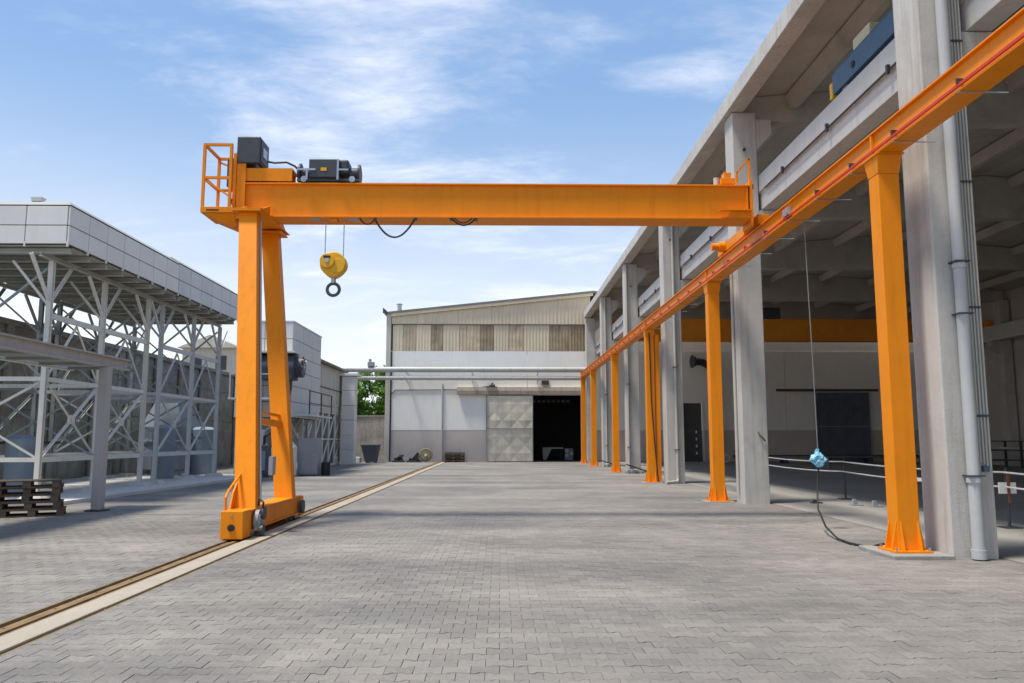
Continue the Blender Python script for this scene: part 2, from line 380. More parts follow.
strip = structure(BX(GR + .004, SR - .004, -10, 56.9, -0.15, -0.02).build('concrete_strip', STRIP))
yy = -9.9; rs_ = random.Random(11)
while yy < 56:
    L = min(2.97, 56.9 - yy); q = BX(GR, SR, yy + .006, yy + L, -0.02 + .0001, 0.006 + rs_.uniform(-.003, .003)).build('strip_slab', STRIP, strip, bevel=0.008); yy += 2.98
structure(BX(SR + .001, SE - .001, -10, 56.9, -0.15, -0.02).build('drain_joint', DIRT))
structure(BX(GL, GR, -10, 56.9, -0.15, -0.026).build('rail_channel', DIRT))
structure(BX(GL - 0.03, GL, -10, 56.9, -0.14, 0.003).build('channel_edge', DIRT))
rt = thing('crane_rail', (-4.2, 10, -0.085), 'rusty steel crane rail lying in a narrow channel beside the pale concrete strip', 'rail')
rb = MB().box(-4.235, -4.165, -10, 56.8, -0.0255, -0.008)
rb.build('rail', RUST, rt)
y = 4.0
while y < 40: BX(-4.28, -4.236, y, y + 0.06, -0.0257, -0.014).build('rail_clip', RUST, rt); y += 0.8

# hall floor
structure(BX(6.77, 31.5, -12, 56.9, -0.15, 0.008).build('hall_floor', FLOORC))

# ------------------------------------------------------------------ gantry crane
GY = 16.45
g = thing('gantry_crane', (-4.2, 14.95, 0), 'orange single girder gantry crane spanning the yard, one leg on the ground rail', 'crane')
# box girder
gd = MB(); gx0, gx1, gz0, gz1 = -5.46, 5.20, 6.16, 6.88
gd.box(gx0, gx1, GY - 0.22, GY + 0.22, gz0 + 0.022, gz1 - 0.022)
gd.build('girder_web', ORANGE, g)
BX(gx0 - .02, gx1 + .02, GY - 0.28, GY + 0.28, gz1 - 0.021, gz1 + 0.012).build('top_flange', ORANGE, g, bevel=0.004)
BX(gx0 + .3, gx1 + .02, GY - 0.30, GY + 0.30, gz0 - 0.012, gz0 + 0.021).build('bottom_flange', ORANGE, g, bevel=0.004)
for i, xx in enumerate((-5.43, 5.17)):
    BX(xx - .012, xx + .012, GY - 0.27, GY + 0.27, gz0 + .03, gz1 - .03).build('end_plate', ORANGE, g)
# legs
def leg(b, t, w=0.355, d=0.27):
    m = MB(); lo = [(b[0] + sx * w / 2, b[1] + sy * d / 2, b[2]) for sx, sy in ((-1, -1), (1, -1), (1, 1), (-1, 1))]
    hi = [(t[0] + sx * w * .5, t[1] + sy * d * .5, t[2]) for sx, sy in ((-1, -1), (1, -1), (1, 1), (-1, 1))]
    return m.hexa(lo, hi)
B1, T1 = (-4.26, 13.80, 0.42), (-5.03, 15.72, 6.09)
B2, T2 = (-4.26, 16.20, 0.42), (-5.04, 17.26, 6.05)
for bb, tt in ((B1, T1), (B2, T2)):
    lg = leg(bb, tt).build('leg', ORANGE, g, bevel=0.006)
    MB().box(tt[0] - .29, tt[0] + .29, tt[1] - .26, tt[1] + .26, tt[2], tt[2] + .035).build('cap_plate', ORANGE, lg)
# saddle under the girder
BX(-5.26, -4.72, 15.46, 17.58, 6.127, 6.1465).build('saddle_plate', ORANGE, g)
for xx in (-5.24, -4.78): MB().prism([(15.56, 6.148), (16.14, 6.148), (16.14, 6.36), (16.10, 6.36)], 'X', xx, xx + .03).build('gusset', ORANGE, g)
MB().prism([(16.78, 6.148), (17.5, 6.148), (16.80, 6.5)], 'X', -4.80, -4.77).build('gusset', ORANGE, g)
# tie between legs
k = 0.36
p0 = [B1[i] + (T1[i] - B1[i]) * 0.27 for i in range(3)]; p1 = [B2[i] + (T2[i] - B2[i]) * 0.262 for i in range(3)]
MB().bar(p0, p1, 0.10, 0.12).build('tie_bar', ORANGE, g)
p0 = [B1[i] + (T1[i] - B1[i]) * 0.30 for i in range(3)]; p1 = [B2[i] + (T2[i] - B2[i]) * 0.292 for i in range(3)]
MB().bar(p0, p1, 0.05, 0.05).build('rung', ORANGE, g)
# cable conduit down near leg
o1 = [(B1[i] + (T1[i] - B1[i]) * t) for t in (0.02, 1.0) for i in range(3)]
m = MB().tube([(o1[0] + .205, o1[1] + .05, o1[2]), (o1[3] + .205, o1[4] + .06, o1[5] - .1)], 0.02, 8); m.build('conduit', GALV, g, smooth=True)
MB().box(-4.0, -3.93, 14.05, 14.25, 0.98, 1.30).build('junction_box', CABIN, g)
# ground carriage
ec = MB(); ec.box(-4.36, -4.04, 13.45, 16.75, 0.13, 0.43)
carr = ec.build('end_carriage', ORANGE, g, bevel=0.008)
BX(-4.39, -4.01, 13.44, 16.76, 0.431, 0.452).build('top_plate', ORANGE, carr)
BX(-4.39, -4.01, 13.44, 16.76, 0.108, 0.129).build('bottom_plate', ORANGE, carr)
MB().prism([(13.49, 0.453), (13.99, 0.453), (13.99, 1.02), (13.64, 0.72)], 'X', -4.41, -4.385).build('stiffener', ORANGE, carr)
MB().tube([(-4.36, 13.18, 0.45), (-4.36, 13.18, 0.66), (-4.36, 13.30, 0.76), (-4.36, 13.9, 1.02)], 0.022, 8).build('guard_bar', ORANGE, carr, smooth=True)
BX(-4.38, -4.02, 13.02, 13.438, 0.02, 0.46).build('end_box', ORANGE, carr, bevel=0.012)
MB().cyl((-4.20, 13.018, 0.20), (-4.20, 12.99, 0.20), 0.055, 14).build('buffer', BLACK, carr, smooth=True)
MB().cyl((-4.20, 13.018, 0.40), (-4.20, 13.008, 0.40), 0.018, 10).build('bolt', STEEL, carr)
BX(-4.36, -4.04, 16.765, 17.05, 0.03, 0.43).build('end_box', ORANGE, carr, bevel=0.012)
for wy in (13.62, 16.55):
    w = MB().cyl((-4.205, wy, 0.13), (-4.075, wy, 0.13), 0.137, 24); w.cyl((-4.225, wy, 0.13), (-4.206, wy, 0.13), 0.155, 24); w.cyl((-4.074, wy, 0.13), (-4.055, wy, 0.13), 0.155, 24)
    wh = w.build('wheel', STEEL, carr, smooth=True)
mt = MB().cyl((-4.0, 13.66, 0.26), (-3.93, 13.66, 0.26), 0.17, 20); mt.box(-3.995, -3.90, 13.52, 13.80, 0.10, 0.36)
mo = mt.build('drive_gearbox', CABIN, carr, smooth=True)
MB().cyl((-3.89, 13.66, 0.38), (-3.86, 13.66, 0.38), 0.11, 18).cyl((-3.91, 13.58, 0.10), (-3.85, 13.58, 0.10), 0.10, 18).build('motor_cover', CHAR, carr, smooth=True)
m = MB()
for i in range(5): m.cyl((-3.855, 13.66, 0.38), (-3.852 - .006, 13.66 + .0, .38), 0.10 - i * .018, 16)
MB().tube([(-3.88, 13.60, 0.45), (-3.85, 13.52, 0.56), (-3.95, 13.62, 0.62), (-3.99, 13.72, 0.5)], 0.018, 8).build('motor_cable', BLACK, carr, smooth=True)
mt = MB().cyl((-4.0, 16.62, 0.24), (-3.93, 16.62, 0.24), 0.13, 18); mt.build('wheel_cover', CHAR, carr, smooth=True)
for i, yy in enumerate((15.6, 15.95)): MB().cyl((-4.03, yy, 0.07), (-4.0, yy, 0.07), 0.045, 14).build('guide_roller', CHAR, carr, smooth=True)
carr.location.x -= 0.06
# service platform on the left end
DZ0 = Vector((0.05, 0, -0.09))
pf = MB().box(-6.20, -5.53, GY - .42, GY + .50, 6.30, 6.42); plat = pf.build('platform', ORANGE, g, bevel=0.006)
MB().hexa([(-5.62, GY - .2, 6.06), (-5.52, GY - .2, 6.06), (-5.52, GY + .3, 6.06), (-5.62, GY + .3, 6.06)], [(-6.15, GY - .36, 6.298), (-5.53, GY - .36, 6.298), (-5.53, GY + .44, 6.298), (-6.15, GY + .44, 6.298)]).build('support_bracket', ORANGE, plat)
BX(-6.08, -5.82, GY - .424, GY - .421, 6.335, 6.365).build('slot', BLACK, plat)
def railbars(pairs, r=0.026):
    m = MB()
    for a, b in pairs: m.bar(a, b, r * 2, r * 2)
    return m
ya, yb = GY - .39, GY + .47
for a, b in (((-6.17, ya), (-6.17, yb)),):
    for yy in (ya, yb):
        MB().bar((-6.17, yy, 6.421), (-6.17, yy, 7.72), .055, .055).build('railing_post', ORANGE, plat)
for yy in (ya, yb): MB().bar((-5.62, yy, 6.421), (-5.62, yy, 7.72), .055, .055).build('railing_post', ORANGE, plat)
for z in (7.04, 7.745):
    for y_ in (ya, yb): railbars([((-6.195, y_, z), (-5.595, y_, z))]).build('hand_rail', ORANGE, plat)
    railbars([((-6.17, ya + .03, z), (-6.17, yb - .03, z))]).build('hand_rail', ORANGE, plat)
MB().bar((-6.14, ya, 7.0), (-5.65, ya, 6.66), .035, .035).build('brace', ORANGE, plat)
MB().bar((-6.14, yb, 7.66), (-5.65, yb, 7.45), .035, .035).build('brace', ORANGE, plat)
BX(-5.52, -5.34, GY - .30, GY - .285, 6.2, 7.55).build('stiffener', ORANGE, plat)
BX(-5.60, -5.535, GY - .30, GY + .32, 6.3, 7.6).build('end_post', ORANGE, plat)
bxc = BX(-5.80, -5.64, GY - .1, GY + .25, 6.95, 7.55).build('junction_box', CHAR, plat, bevel=.01)
MB().tube([(-5.72, GY - .05, 6.95), (-5.74, GY - .1, 6.8), (-5.66, GY - .12, 6.6), (-5.62, GY - .1, 6.43)], .02, 8).build('cable', BLACK, plat, smooth=True)
# electrical cabinet on raised base
m = MB().box(-5.52, -4.36, GY - .26, GY + .22, 7.24, 7.275).box(-5.52, -4.36, GY - .26, GY - .235, 7.0, 7.24).box(-5.50, -4.40, GY + .17, GY + .2, 7.0, 7.24)
for xx in (-5.05, -4.65): m.box(xx, xx + .02, GY - .235, GY + .17, 6.995, 7.238)
m.build('cabinet_base', ORANGE, g)
cab = BX(-5.50, -5.02, GY - .34, GY + .30, 7.36, 7.93).build('control_cabinet', CHAR, g, bevel=.02)
BX(-5.019, -5.005, GY - .28, GY + .24, 7.41, 7.88).build('cabinet_door', CHAR, cab, bevel=.004)
BX(-5.004, -4.996, GY - .18, GY + .1, 7.55, 7.75).build('vent_grille', STEEL, cab)
for xx in (-5.45, -5.12): BX(xx, xx + .05, GY - .28, GY + .28, 7.277, 7.359).build('cabinet_foot', CHAR, cab)
BX(-5.42, -5.25, GY - .3, GY - .1, 7.932, 7.94).build('warning_label', YELLOW, cab)
MB().tube([(-4.9, GY - .1, 7.4), (-4.75, GY - .14, 7.36), (-4.5, GY - .12, 7.38), (-4.33, GY - .12, 7.30), (-4.22, GY - .1, 7.2)], .022, 8).build('cable', BLACK, g, smooth=True)
plat.location = DZ0
for o_ in g.children:
    if o_.name.split('.')[0] in ('cabinet_base', 'control_cabinet'): o_.location = (0.02, 0, -0.07)
# festoon cables below the girder
def sag(x0, x1, z, dep, y, n=14): return [(x0 + (x1 - x0) * i / n, y, z - dep * 4 * (i / n) * (1 - i / n)) for i in range(n + 1)]
for x0, x1, dp, r in ((-2.92, -2.58, .15, .014), (-2.62, -1.76, .42, .020), (-1.02, -.50, .16, .018), (-.96, -.58, .11, .012)):
    MB().tube(sag(x0, x1, 6.16, dp, GY - .26), r, 8).build('festoon_cable', BLACK, g, smooth=True)
for x in (-2.60, -1.76, -1.02, -.5): BX(x - .03, x + .03, GY - .28, GY - .22, 6.10, 6.147).build('cable_trolley', CHAR, g)
# right hand end: carriage on runway
m = MB(); m.box(5.60, 5.86, 16.55, 19.7, 6.24, 6.46); rc = m.build('runway_carriage', ORANGE, g, bevel=.008)
for wy in (16.9, 19.45): MB().cyl((5.67, wy, 6.32), (5.79, wy, 6.32), .113, 20).build('wheel', STEEL, rc, smooth=True)
m = MB().cyl((5.595, 19.1, 6.36), (5.46, 19.1, 6.36), .13, 18).cyl((5.46, 19.1, 6.36), (5.28, 19.1, 6.36), .09, 18)
m.build('drive_motor', ORANGE, rc, smooth=True)
rc.location = (-.11, 0, -.09)
BX(4.55, 5.22, GY - .42, GY - .301, 6.30, 6.322).build('shelf_plate', ORANGE, g)
MB().prism([(4.70, 6.16), (5.22, 6.16), (5.22, 6.298), (4.80, 6.298)], 'Y', GY - .34, GY - .303).build('shelf_gusset', ORANGE, g)
BX(5.225, 5.29, GY - .26, GY + .30, 6.02, 7.0).build('end_post', ORANGE, g, bevel=.006)
MB().hexa([(5.295, GY + .05, 6.24), (5.485, GY + .3, 6.16), (5.485, GY + 1.1, 6.16), (5.295, GY + .28, 6.20)], [(5.295, GY + .05, 6.44), (5.485, GY + .3, 6.36), (5.485, GY + 1.1, 6.36), (5.295, GY + .28, 6.44)]).build('link_arm', ORANGE, g)
m = railbars([((4.98, GY - .2, 6.955), (4.98, GY - .2, 7.18)), ((5.25, GY - .2, 7.001), (5.25, GY - .2, 7.50)), ((4.98, GY - .2, 7.17), (5.25, GY - .2, 7.48))], .022); m.build('end_guard', ORANGE, g)
m = MB().box(4.66, 4.96, GY - .15, GY + .15, 6.953, 7.08).box(4.74, 4.89, GY - .1, GY + .1, 7.081, 7.22); m.build('end_stop', ORANGE, g, bevel=.01)
MB().cyl((4.60, GY, 6.96), (4.60, GY, 7.12), .06, 14).build('warning_lamp', PIPEW, g, smooth=True)
BX(5.30, 5.36, GY - .1, GY + .1, 6.86, 6.96).build('limit_switch', BLACK, g)

# hoist trolley with rope and hook block
h = thing('hoist_trolley', (-3.6, GY, 6.93), 'dark grey electric rope hoist on top of the girder with a yellow hook block below', 'hoist')
m = MB().box(-4.05, -3.42, GY - .30, GY + .22, 7.06, 7.46); hb = m.build('hoist_body', CHAR, h, bevel=.02)
BX(-3.44, -3.24, GY - .24, GY + .16, 7.16, 7.47).build('gearbox', CHAR, hb, bevel=.04)
MB().cyl((-3.24, GY - .02, 7.22), (-3.06, GY - .02, 7.22), .13, 20).cyl((-3.06, GY - .02, 7.22), (-3.02, GY - .02, 7.22), .20, 20).build('motor', CHAR, h, smooth=True)
MB().cyl((-4.34, GY - .02, 7.22), (-4.05, GY - .02, 7.22), .11, 20).cyl((-4.30, GY - .02, 7.24), (-4.26, GY - .02, 7.24), .20, 20).build('brake_motor', CHAR, h, smooth=True)
for bx in ((-4.28, -3.90, GY - .34, GY - .31, 7.20, 7.24), (-4.10, -4.06, GY - .34, GY - .305, 7.0, 7.199), (-3.46, -3.42, GY - .34, GY - .305, 7.0, 7.44), (-3.419, -3.22, GY - .34, GY - .315, 7.2, 7.235)): BX(*bx).build('bracket', STEEL, h)
BX(-3.80, -3.68, GY - .306, GY - .3005, 7.20, 7.27).build('name_plate', YELLOW, hb)
BX(-4.3, -3.0, GY - .25, GY + .25, 6.995, 7.05).build('trolley_frame', CHAR, h)
for x in (-4.15, -3.15): MB().cyl((x, GY - .29, 7.03), (x, GY - .24, 7.03), .065, 16).build('wheel', STEEL, h, smooth=True)
HY = GY - .12
for x in (-3.70, -3.32): MB().tube([(x, HY, 6.25), (x, HY, 5.42)], .010, 6).build('rope', STEEL, h, smooth=True)
BX(-3.58, -3.44, GY - .24, GY - .06, 6.14, 6.205).build('rope_anchor', ORANGE, h, bevel=.01)
for x in (-3.90, -3.12): BX(x - .1, x + .1, GY - .25, GY - .02, 6.195, 6.2065).build('guide_pad', STEEL, h)
# hook block: two sheave covers side by side, tapering to the hook shank
def drum(c, r, y0, y1, n=28): return MB().cyl((c[0], y0, c[1]), (c[0], y1, c[1]), r, n)
pts = []
for t in range(0, 360, 12):
    ca, sa = math.cos(math.radians(t)), math.sin(math.radians(t))
    pts.append((-3.51 + .272 * ca * (1 - .30 * max(0, -sa) ** 2), 5.235 + (.265 if sa > 0 else .275) * sa))
hk = MB().prism(pts, 'Y', HY - .12, HY + .12).build('hook_block', YELLOW, h, smooth=True, bevel=.02)
MB().cyl((-3.62, HY - .121, 5.30), (-3.62, HY - .18, 5.30), .15, 24).build('sheave_cover', YELLOW, hk, smooth=True, bevel=.008)
MB().cyl((-3.42, HY - .121, 5.20), (-3.42, HY - .135, 5.20), .15, 24).build('side_plate', YELLOW, hk, smooth=True, bevel=.006)
MB().cyl((-3.62, HY - .1801, 5.30), (-3.62, HY - .20, 5.30), .05, 6).build('axle_nut', STEEL, hk)
BX(-3.69, -3.55, HY - .188, HY - .1805, 5.355, 5.40).build('label_plate', BLACK, hk)
MB().cyl((-3.51, HY, 4.965), (-3.51, HY, 4.86), .05, 14).build('hook_shank', STEEL, hk, smooth=True)
MB().ring((-3.51, HY, 4.725), .125, .034, 'Y', 28, 10).build('hook_ring', pm('dark_hook_steel', (0.10, 0.11, 0.12), .5, .4), hk, smooth=True)

h.location = (-3.54, GY, 6.87)
# ------------------------------------------------------------------ runway on the right
CX = 5.62
CYS = [2.6 + 9.12 * i for i in range(6)] + [55.0]
ords = ['', 'nearest', 'second', 'third', 'fourth', 'fifth']
CYS = [11.28] + [11.75 + 9.1 * i for i in range(1, 5)] + [54.0]
names = ['orange steel runway column nearest to the camera on a raised concrete pad',
         'second orange runway column from the camera beside a concrete column',
         'third orange runway column from the camera with a black cable down its face',
         'fourth orange runway column from the camera', 'fifth orange runway column from the camera, next to the far end one',
         'farthest orange runway column carrying the end of the beam']
def runway_column(y, label, first=False):
    r = thing('runway_column', (CX, y, 0), label, 'column', 'orange runway columns')
    zb = 0.06 if first else 0.02
    BX(CX - .152, CX + .152, y - .15, y + .15, zb + .03, 5.42).build('shaft', ORANGE, r, bevel=.008)
    MB().hexa([(CX - .156, y - .154, 5.421), (CX + .156, y - .154, 5.421), (CX + .156, y + .154, 5.421), (CX - .156, y + .154, 5.421)],
              [(CX - .18, y - .22, 5.685), (CX + .18, y - .22, 5.685), (CX + .18, y + .22, 5.685), (CX - .18, y + .22, 5.685)]).build('column_head', ORANGE, r, bevel=.006)
    BX(CX - .2, CX + .2, y - .25, y + .25, 5.686, 5.706).build('head_plate', ORANGE, r)
    BX(CX - .26, CX + .26, y - .26, y + .26, zb, zb + .029).build('base_plate', ORANGE, r)
    tri = lambda s: [(0, 0)]
    for sx in (-.12, .12):
        MB().prism([(y - .151, zb + .03), (y - .235, zb + .03), (y - .151, zb + .42)], 'X', CX + sx - .012, CX + sx + .012).build('gusset', ORANGE, r)
    for sy in (-.1, .1):
        MB().prism([(CX - .153, zb + .03), (CX - .235, zb + .03), (CX - .153, zb + .42)], 'Y', y + sy - .012, y + sy + .012).build('gusset', ORANGE, r)
        MB().prism([(CX + .153, zb + .03), (CX + .235, zb + .03), (CX + .153, zb + .42)], 'Y', y + sy - .012, y + sy + .012).build('gusset', ORANGE, r)
    for sx in (-.225, .225):
        for sy in (-.225, .225): MB().cyl((CX + sx, y + sy, zb + .03), (CX + sx, y + sy, zb + .07), .02, 6).build('bolt', STEEL, r)
    if first: BX(CX - .38, 6.069, y - .46, y + .62, -.05, .059).build('concrete_pad', PADC, r, bevel=.015)
    else: BX(CX - .36, CX + .36, y - .34, y + .34, -.05, .019).build('concrete_pad', PADC, r, bevel=.01)
    return r
for i, y in enumerate(CYS): rcol = runway_column(y, names[i], i == 0); 
y3 = CYS[2]
o3 = [ob for ob in bpy.data.objects if ob.get('label') == names[2]][0]
BX(CX + .20, CX + .36, y3 - .10, y3 + .10, 0.055, 5.5).build('side_channel', ORANGE, o3, bevel=.006)
MB().tube([(CX - .02, y3 - .18, 5.6), (CX + .02, y3 - .185, 3), (CX + .12, y3 - .19, 1.2), (CX + .20, y3 - .30, .05)], .022, 8).build('cable', BLACK, o3, smooth=True)

rw = thing('runway_beam', (CX, 30, 5.79), 'long orange runway beam on columns along the right side of the yard', 'beam')
BZ0, BZ1 = 5.71, 6.07
MB().box(CX - .17, CX + .17, 2.0, 54.4, BZ1 - .022, BZ1).build('top_flange', ORANGE, rw)
MB().box(CX - .17, CX + .17, 2.0, 54.4, BZ0, BZ0 + .022).build('bottom_flange', ORANGE, rw)
MB().box(CX - .12, CX + .12, 2.0, 54.39, BZ0 + .022, BZ1 - .022).build('web', ORANGE, rw)
MB().box(CX - .03, CX + .03, 2.1, 54.3, BZ1 + .001, BZ1 + .045).build('rail', RUST, rw)
MB().box(CX - .185, CX - .155, 2.1, 54.2, BZ0 + .052, BZ0 + .088).build('conductor_rail', REDR, rw)
for i, y in enumerate(CYS): BX(CX - .165, CX - .121, y - .02, y + .02, BZ0 + .10, BZ1 - .03).build('stiffener', ORANGE, rw)
y = 7.4; 
while y < 53:
    MB().bar((CX - .21, y, BZ0 - .018), (CX + .42, y, BZ0 - .018), .014, .014).build('bracket_arm', GALV, rw)
    MB().box(CX - .20, CX - .121, y - .015, y + .015, BZ0 + .089, BZ0 + .15).build('rail_hanger', CHAR if int(y * 3) % 2 else REDR, rw)
    y += 1.35 if y > 9 else 1.6
BX(CX - .2, CX - .125, 14.6, 14.9, BZ0 + .10, BZ0 + .25).build('junction_box', GALV, rw)

# pendant control
pd = thing('pendant_control', (5.76, 14.55, 0.9), 'crane pendant control wrapped in light blue plastic hanging on a thin black cable', 'control')
MB().tube([(5.70, 14.55, 5.67), (5.72, 14.55, 4.2), (5.74, 14.54, 3.0), (5.76, 14.55, 1.40)], .010, 6).build('suspension_cable', pm('grey_cable', (.22, .22, .22), .6), pd, smooth=True)
# crumpled plastic wrap, tied off at the top
m = MB(); rr = random.Random(5); n, k = 16, 9
for j in range(k):
    z = 1.10 + .32 * j / (k - 1); pr = (.05, .10, .125, .135, .125, .10, .07, .035, .03)[j]
    for i in range(n):
        t = 2 * math.pi * i / n; rad = pr * (1 + rr.uniform(-.3, .3)); m.v.append((5.76 + rad * math.cos(t) + .03 * (.5 - j / k), 14.55 + rad * .6 * math.sin(t), z + rr.uniform(-.014, .014)))
for j in range(k - 1):
    for i in range(n): q = (i + 1) % n; m.f.append((j * n + i, j * n + q, (j + 1) * n + q, (j + 1) * n + i))
m.f.append(tuple(range(n))[::-1]); m.f.append(tuple((k - 1) * n + i for i in range(n)))
m.build('plastic_wrap', BAG, pd)
BX(5.88, 5.94, 14.50, 14.60, 1.08, 1.26).build('control_box', CHAR, pd, bevel=.015)
MB().tube([(5.76, 14.55, 1.11), (5.70, 14.5, .75), (5.58, 14.2, .38), (5.46, 13.6, .14), (5.36, 12.9, .03), (5.34, 12.4, .022), (5.42, 11.95, .022), (5.50, 11.7, .10), (5.56, 11.55, .12)], .016, 8).build('trailing_cable', BLACK, pd, smooth=True)

# ------------------------------------------------------------------ concrete hall on the right
HX0, HX1 = 6.07, 6.70
KY = [1.75] + [10.9 + 9.15 * i for i in range(5)] + [55.9]
hall = thing('concrete_hall', (18, 30, 0), 'open sided precast concrete hall with grey columns along the right', 'building')
for i, y in enumerate(KY):
    d = .7
    c = BX(HX0, HX1, y, y + d, -.05, 10.12).build('column', CONC, hall, bevel=.02)
    MB().prism([(HX1 + .001, 9.1), (HX1 + .001, 9.93), (7.10, 9.93), (7.10, 9.55)], 'Y', y + .012, y + d - .012).build('corbel', CONC, c)
    MB().prism([(HX1 + .001, 6.75), (HX1 + .001, 7.48), (7.20, 7.48), (7.20, 7.15)], 'Y', y + .012, y + d - .012).build('corbel', CONC, c)
    c2 = BX(30.3, 30.9, y, y + d, -.05, 10.0).build('column', CONC, hall, bevel=.02)
    MB().prism([(30.299, 6.75), (30.299, 7.48), (29.7, 7.48), (29.7, 7.15)], 'Y', y + .08, y + d - .08).build('corbel', CONC, c2)
    # rafter, deeper towards the middle of the span
    MB().prism([(6.42, 10.135), (6.72, 10.135), (6.72, 9.94), (30.6, 9.94), (30.6, 10.58), (18.5, 11.6), (6.42, 10.58)], 'Y', y + .14, y + d - .14).build('rafter', CONC_ROOF, hall)
ys = [-8.0] + [y + .35 for y in KY]
for i in range(len(ys) - 1):
    a, b = ys[i] + .008, ys[i + 1] - .008
    MB().prism([(5.94, 10.55), (5.94, 10.13), (6.38, 10.13), (6.38, 10.55)], 'Y', a, b).build('fascia_beam', CONC, hall, bevel=.012)
    # L shaped crane beam and its conduit
    cb = MB().prism([(6.72, 8.40), (6.72, 7.97), (6.78, 7.95), (6.78, 7.50), (7.16, 7.50), (7.16, 8.40)], 'Y', a, b).build('crane_beam', CONC_L, hall, bevel=.01)
    MB().tube([(6.712, a + .8, 7.94), (6.712, b - .8, 7.94)], .02, 6).build('conduit', CHAR, cb, smooth=True)
    q = a + 1.8
    while q < b - 1:
        BX(6.66, 6.715, q - .03, q + .03, 7.86, 8.02).build('clamp', CHAR, cb); q += 2.6
    MB().prism([(29.75, 8.40), (29.75, 7.50), (30.25, 7.50), (30.25, 8.40)], 'Y', a, b).build('crane_beam', CONC_L, hall)
    for kx in range(8):
        x = 7.75 + 2.95 * kx
        zr = 10.58 + (11.6 - 10.58) * (1 - abs(x - 18.5) / 12.1)
        MB().prism([(x - .10, zr - .42), (x + .10, zr - .42), (x + .20, zr - .06), (x - .20, zr - .06)], 'Y', a + .22, b - .22).build('purlin', CONC_ROOF, hall)
MB().prism([(6.30, 10.585), (6.30, 10.72), (18.5, 11.76), (31.2, 10.70), (31.2, 10.58), (18.5, 11.625)], 'Y', -8.0, 56.6).build('roof_slab', CONC_ROOF, hall)
BX(31.0, 31.3, -8, 56.9, -.05, 10.6).build('side_wall', GREYBAND, hall)
# vertical services on the nearest column
yk = KY[1]
dp = MB().tube([(6.37, yk - .10, .015), (6.37, yk - .10, 10.05)], .083, 18).build('downpipe', PVC, hall, smooth=True)
for z in (.02, 1.02, 3.95, 6.6, 8.9):
    MB().cyl((6.37, yk - .10, z), (6.37, yk - .10, z + (.12 if z < .1 else .06)), .098, 18).build('pipe_collar', PVC, dp, smooth=True)
for z in (1.10, 3.30, 4.03, 6.5):
    BX(6.27, 6.47, yk - .2, yk - .002, z, z + .02).build('pipe_clamp', CHAR, dp)
for i, x in enumerate((6.52, 6.565, 6.61, 6.655)):
    MB().tube([(x, yk - .03, 1.28 - .02 * i), (x, yk - .03, 9.9)], .014, 8).build('cable_duct', PIPEW, hall, smooth=True)
for z in (1.9, 3.4, 5.2, 7.3): BX(6.50, 6.675, yk - .05, yk - .012, z, z + .03).build('duct_clip', CHAR, hall)
BX(6.54, 6.62, yk - .055, yk - .002, 1.16, 1.24).build('socket_box', BLUEC, hall)
MB().tube([(6.48, yk - .02, 1.55), (6.46, yk - .05, 1.45), (6.47, yk - .04, 1.35)], .012, 6).build('loose_wire', BLACK, hall)
# pipes on the other columns
def small_pipe(i, x, r, elbow=None, z1=10):
    y = KY[i] - r - .015
    pts = [(x, y, z1), (x, y, .30)] + ([(x, y, .14), (x - .05, y - .05, .07), (x - elbow, y - .35, .06)] if elbow else [(x, y, .02)])
    p = MB().tube(pts, r, 12).build('downpipe', PIPEW, hall, smooth=True)
    for z in (1.2, 4.2): BX(x - r - .03, x + r + .03, y - r - .01, KY[i] - .002, z, z + .03).build('pipe_clamp', CHAR, p)
small_pipe(3, 6.42, .055, .5)
small_pipe(4, 6.14, .05)
small_pipe(5, 6.30, .05)
MB().tube([(6.03, KY[2] + .4, 6.0), (6.03, KY[2] + .4, .3)], .04, 10).build('downpipe', PIPEW, hall, smooth=True)
# scar and bolts in second column
MB().tube([(6.46, KY[2] - .01, 1.78), (6.48, KY[2] - .05, 1.7), (6.56, KY[2] - .06, 1.62), (6.62, KY[2] - .02, 1.55)], .02, 6).build('hook', RUST, hall)
MB().cyl((6.36, KY[2] - .04, 9.1), (6.36, KY[2] - .001, 9.1), .04, 10).build('anchor_bolt', CHAR, hall)
for i in (3, 4): MB().cyl((6.36, KY[i] - .04, 9.0), (6.36, KY[i] - .001, 9.0), .04, 10).build('anchor_bolt', CHAR, hall)

# interior orange crane, blue crane on the near crane beam
ic = thing('overhead_crane', (18, 50, 8.42), 'orange overhead bridge crane inside the dark hall near its back wall', 'crane')
BX(7.0, 30.0, 49.6, 50.2, 7.75, 9.05).build('girder', ORANGE_IN, ic)
BX(6.95, 30.05, 49.5, 50.3, 9.051, 9.09).build('top_flange', ORANGE_IN, ic)
BX(6.95, 30.05, 49.5, 50.3, 7.71, 7.749).build('bottom_flange', ORANGE_IN, ic)
for x in (6.82, 29.95): BX(x, x + .28, 48.2, 51.6, 8.44, 8.8).build('end_truck', ORANGE_IN, ic)
BX(16, 17.6, 49.4, 50.4, 9.1, 9.8).build('trolley', CHAR, ic, bevel=.03)
bc = thing('blue_crane', (7, 14, 8.41), 'dark blue crane end truck with cream box sitting on the near crane beam', 'crane')
BX(6.74, 7.04, 11.7, 15.4, 8.52, 8.95).build('end_truck', BLUEC, bc, bevel=.01)
BX(6.74, 6.79, 11.8, 15.2, 8.951, 8.97).build('top_edge', BLUEC, bc)
for yy in (12.1, 15.0): MB().cyl((6.80, yy, 8.52), (6.98, yy, 8.52), .11, 18).build('wheel', STEEL, bc, smooth=True)
BX(6.82, 7.06, 13.9, 14.6, 8.952, 9.28).build('box', CREAM, bc, bevel=.02)
BX(6.73, 6.90, 15.41, 15.55, 8.46, 8.80).build('buffer', YELLOW, bc, bevel=.02)
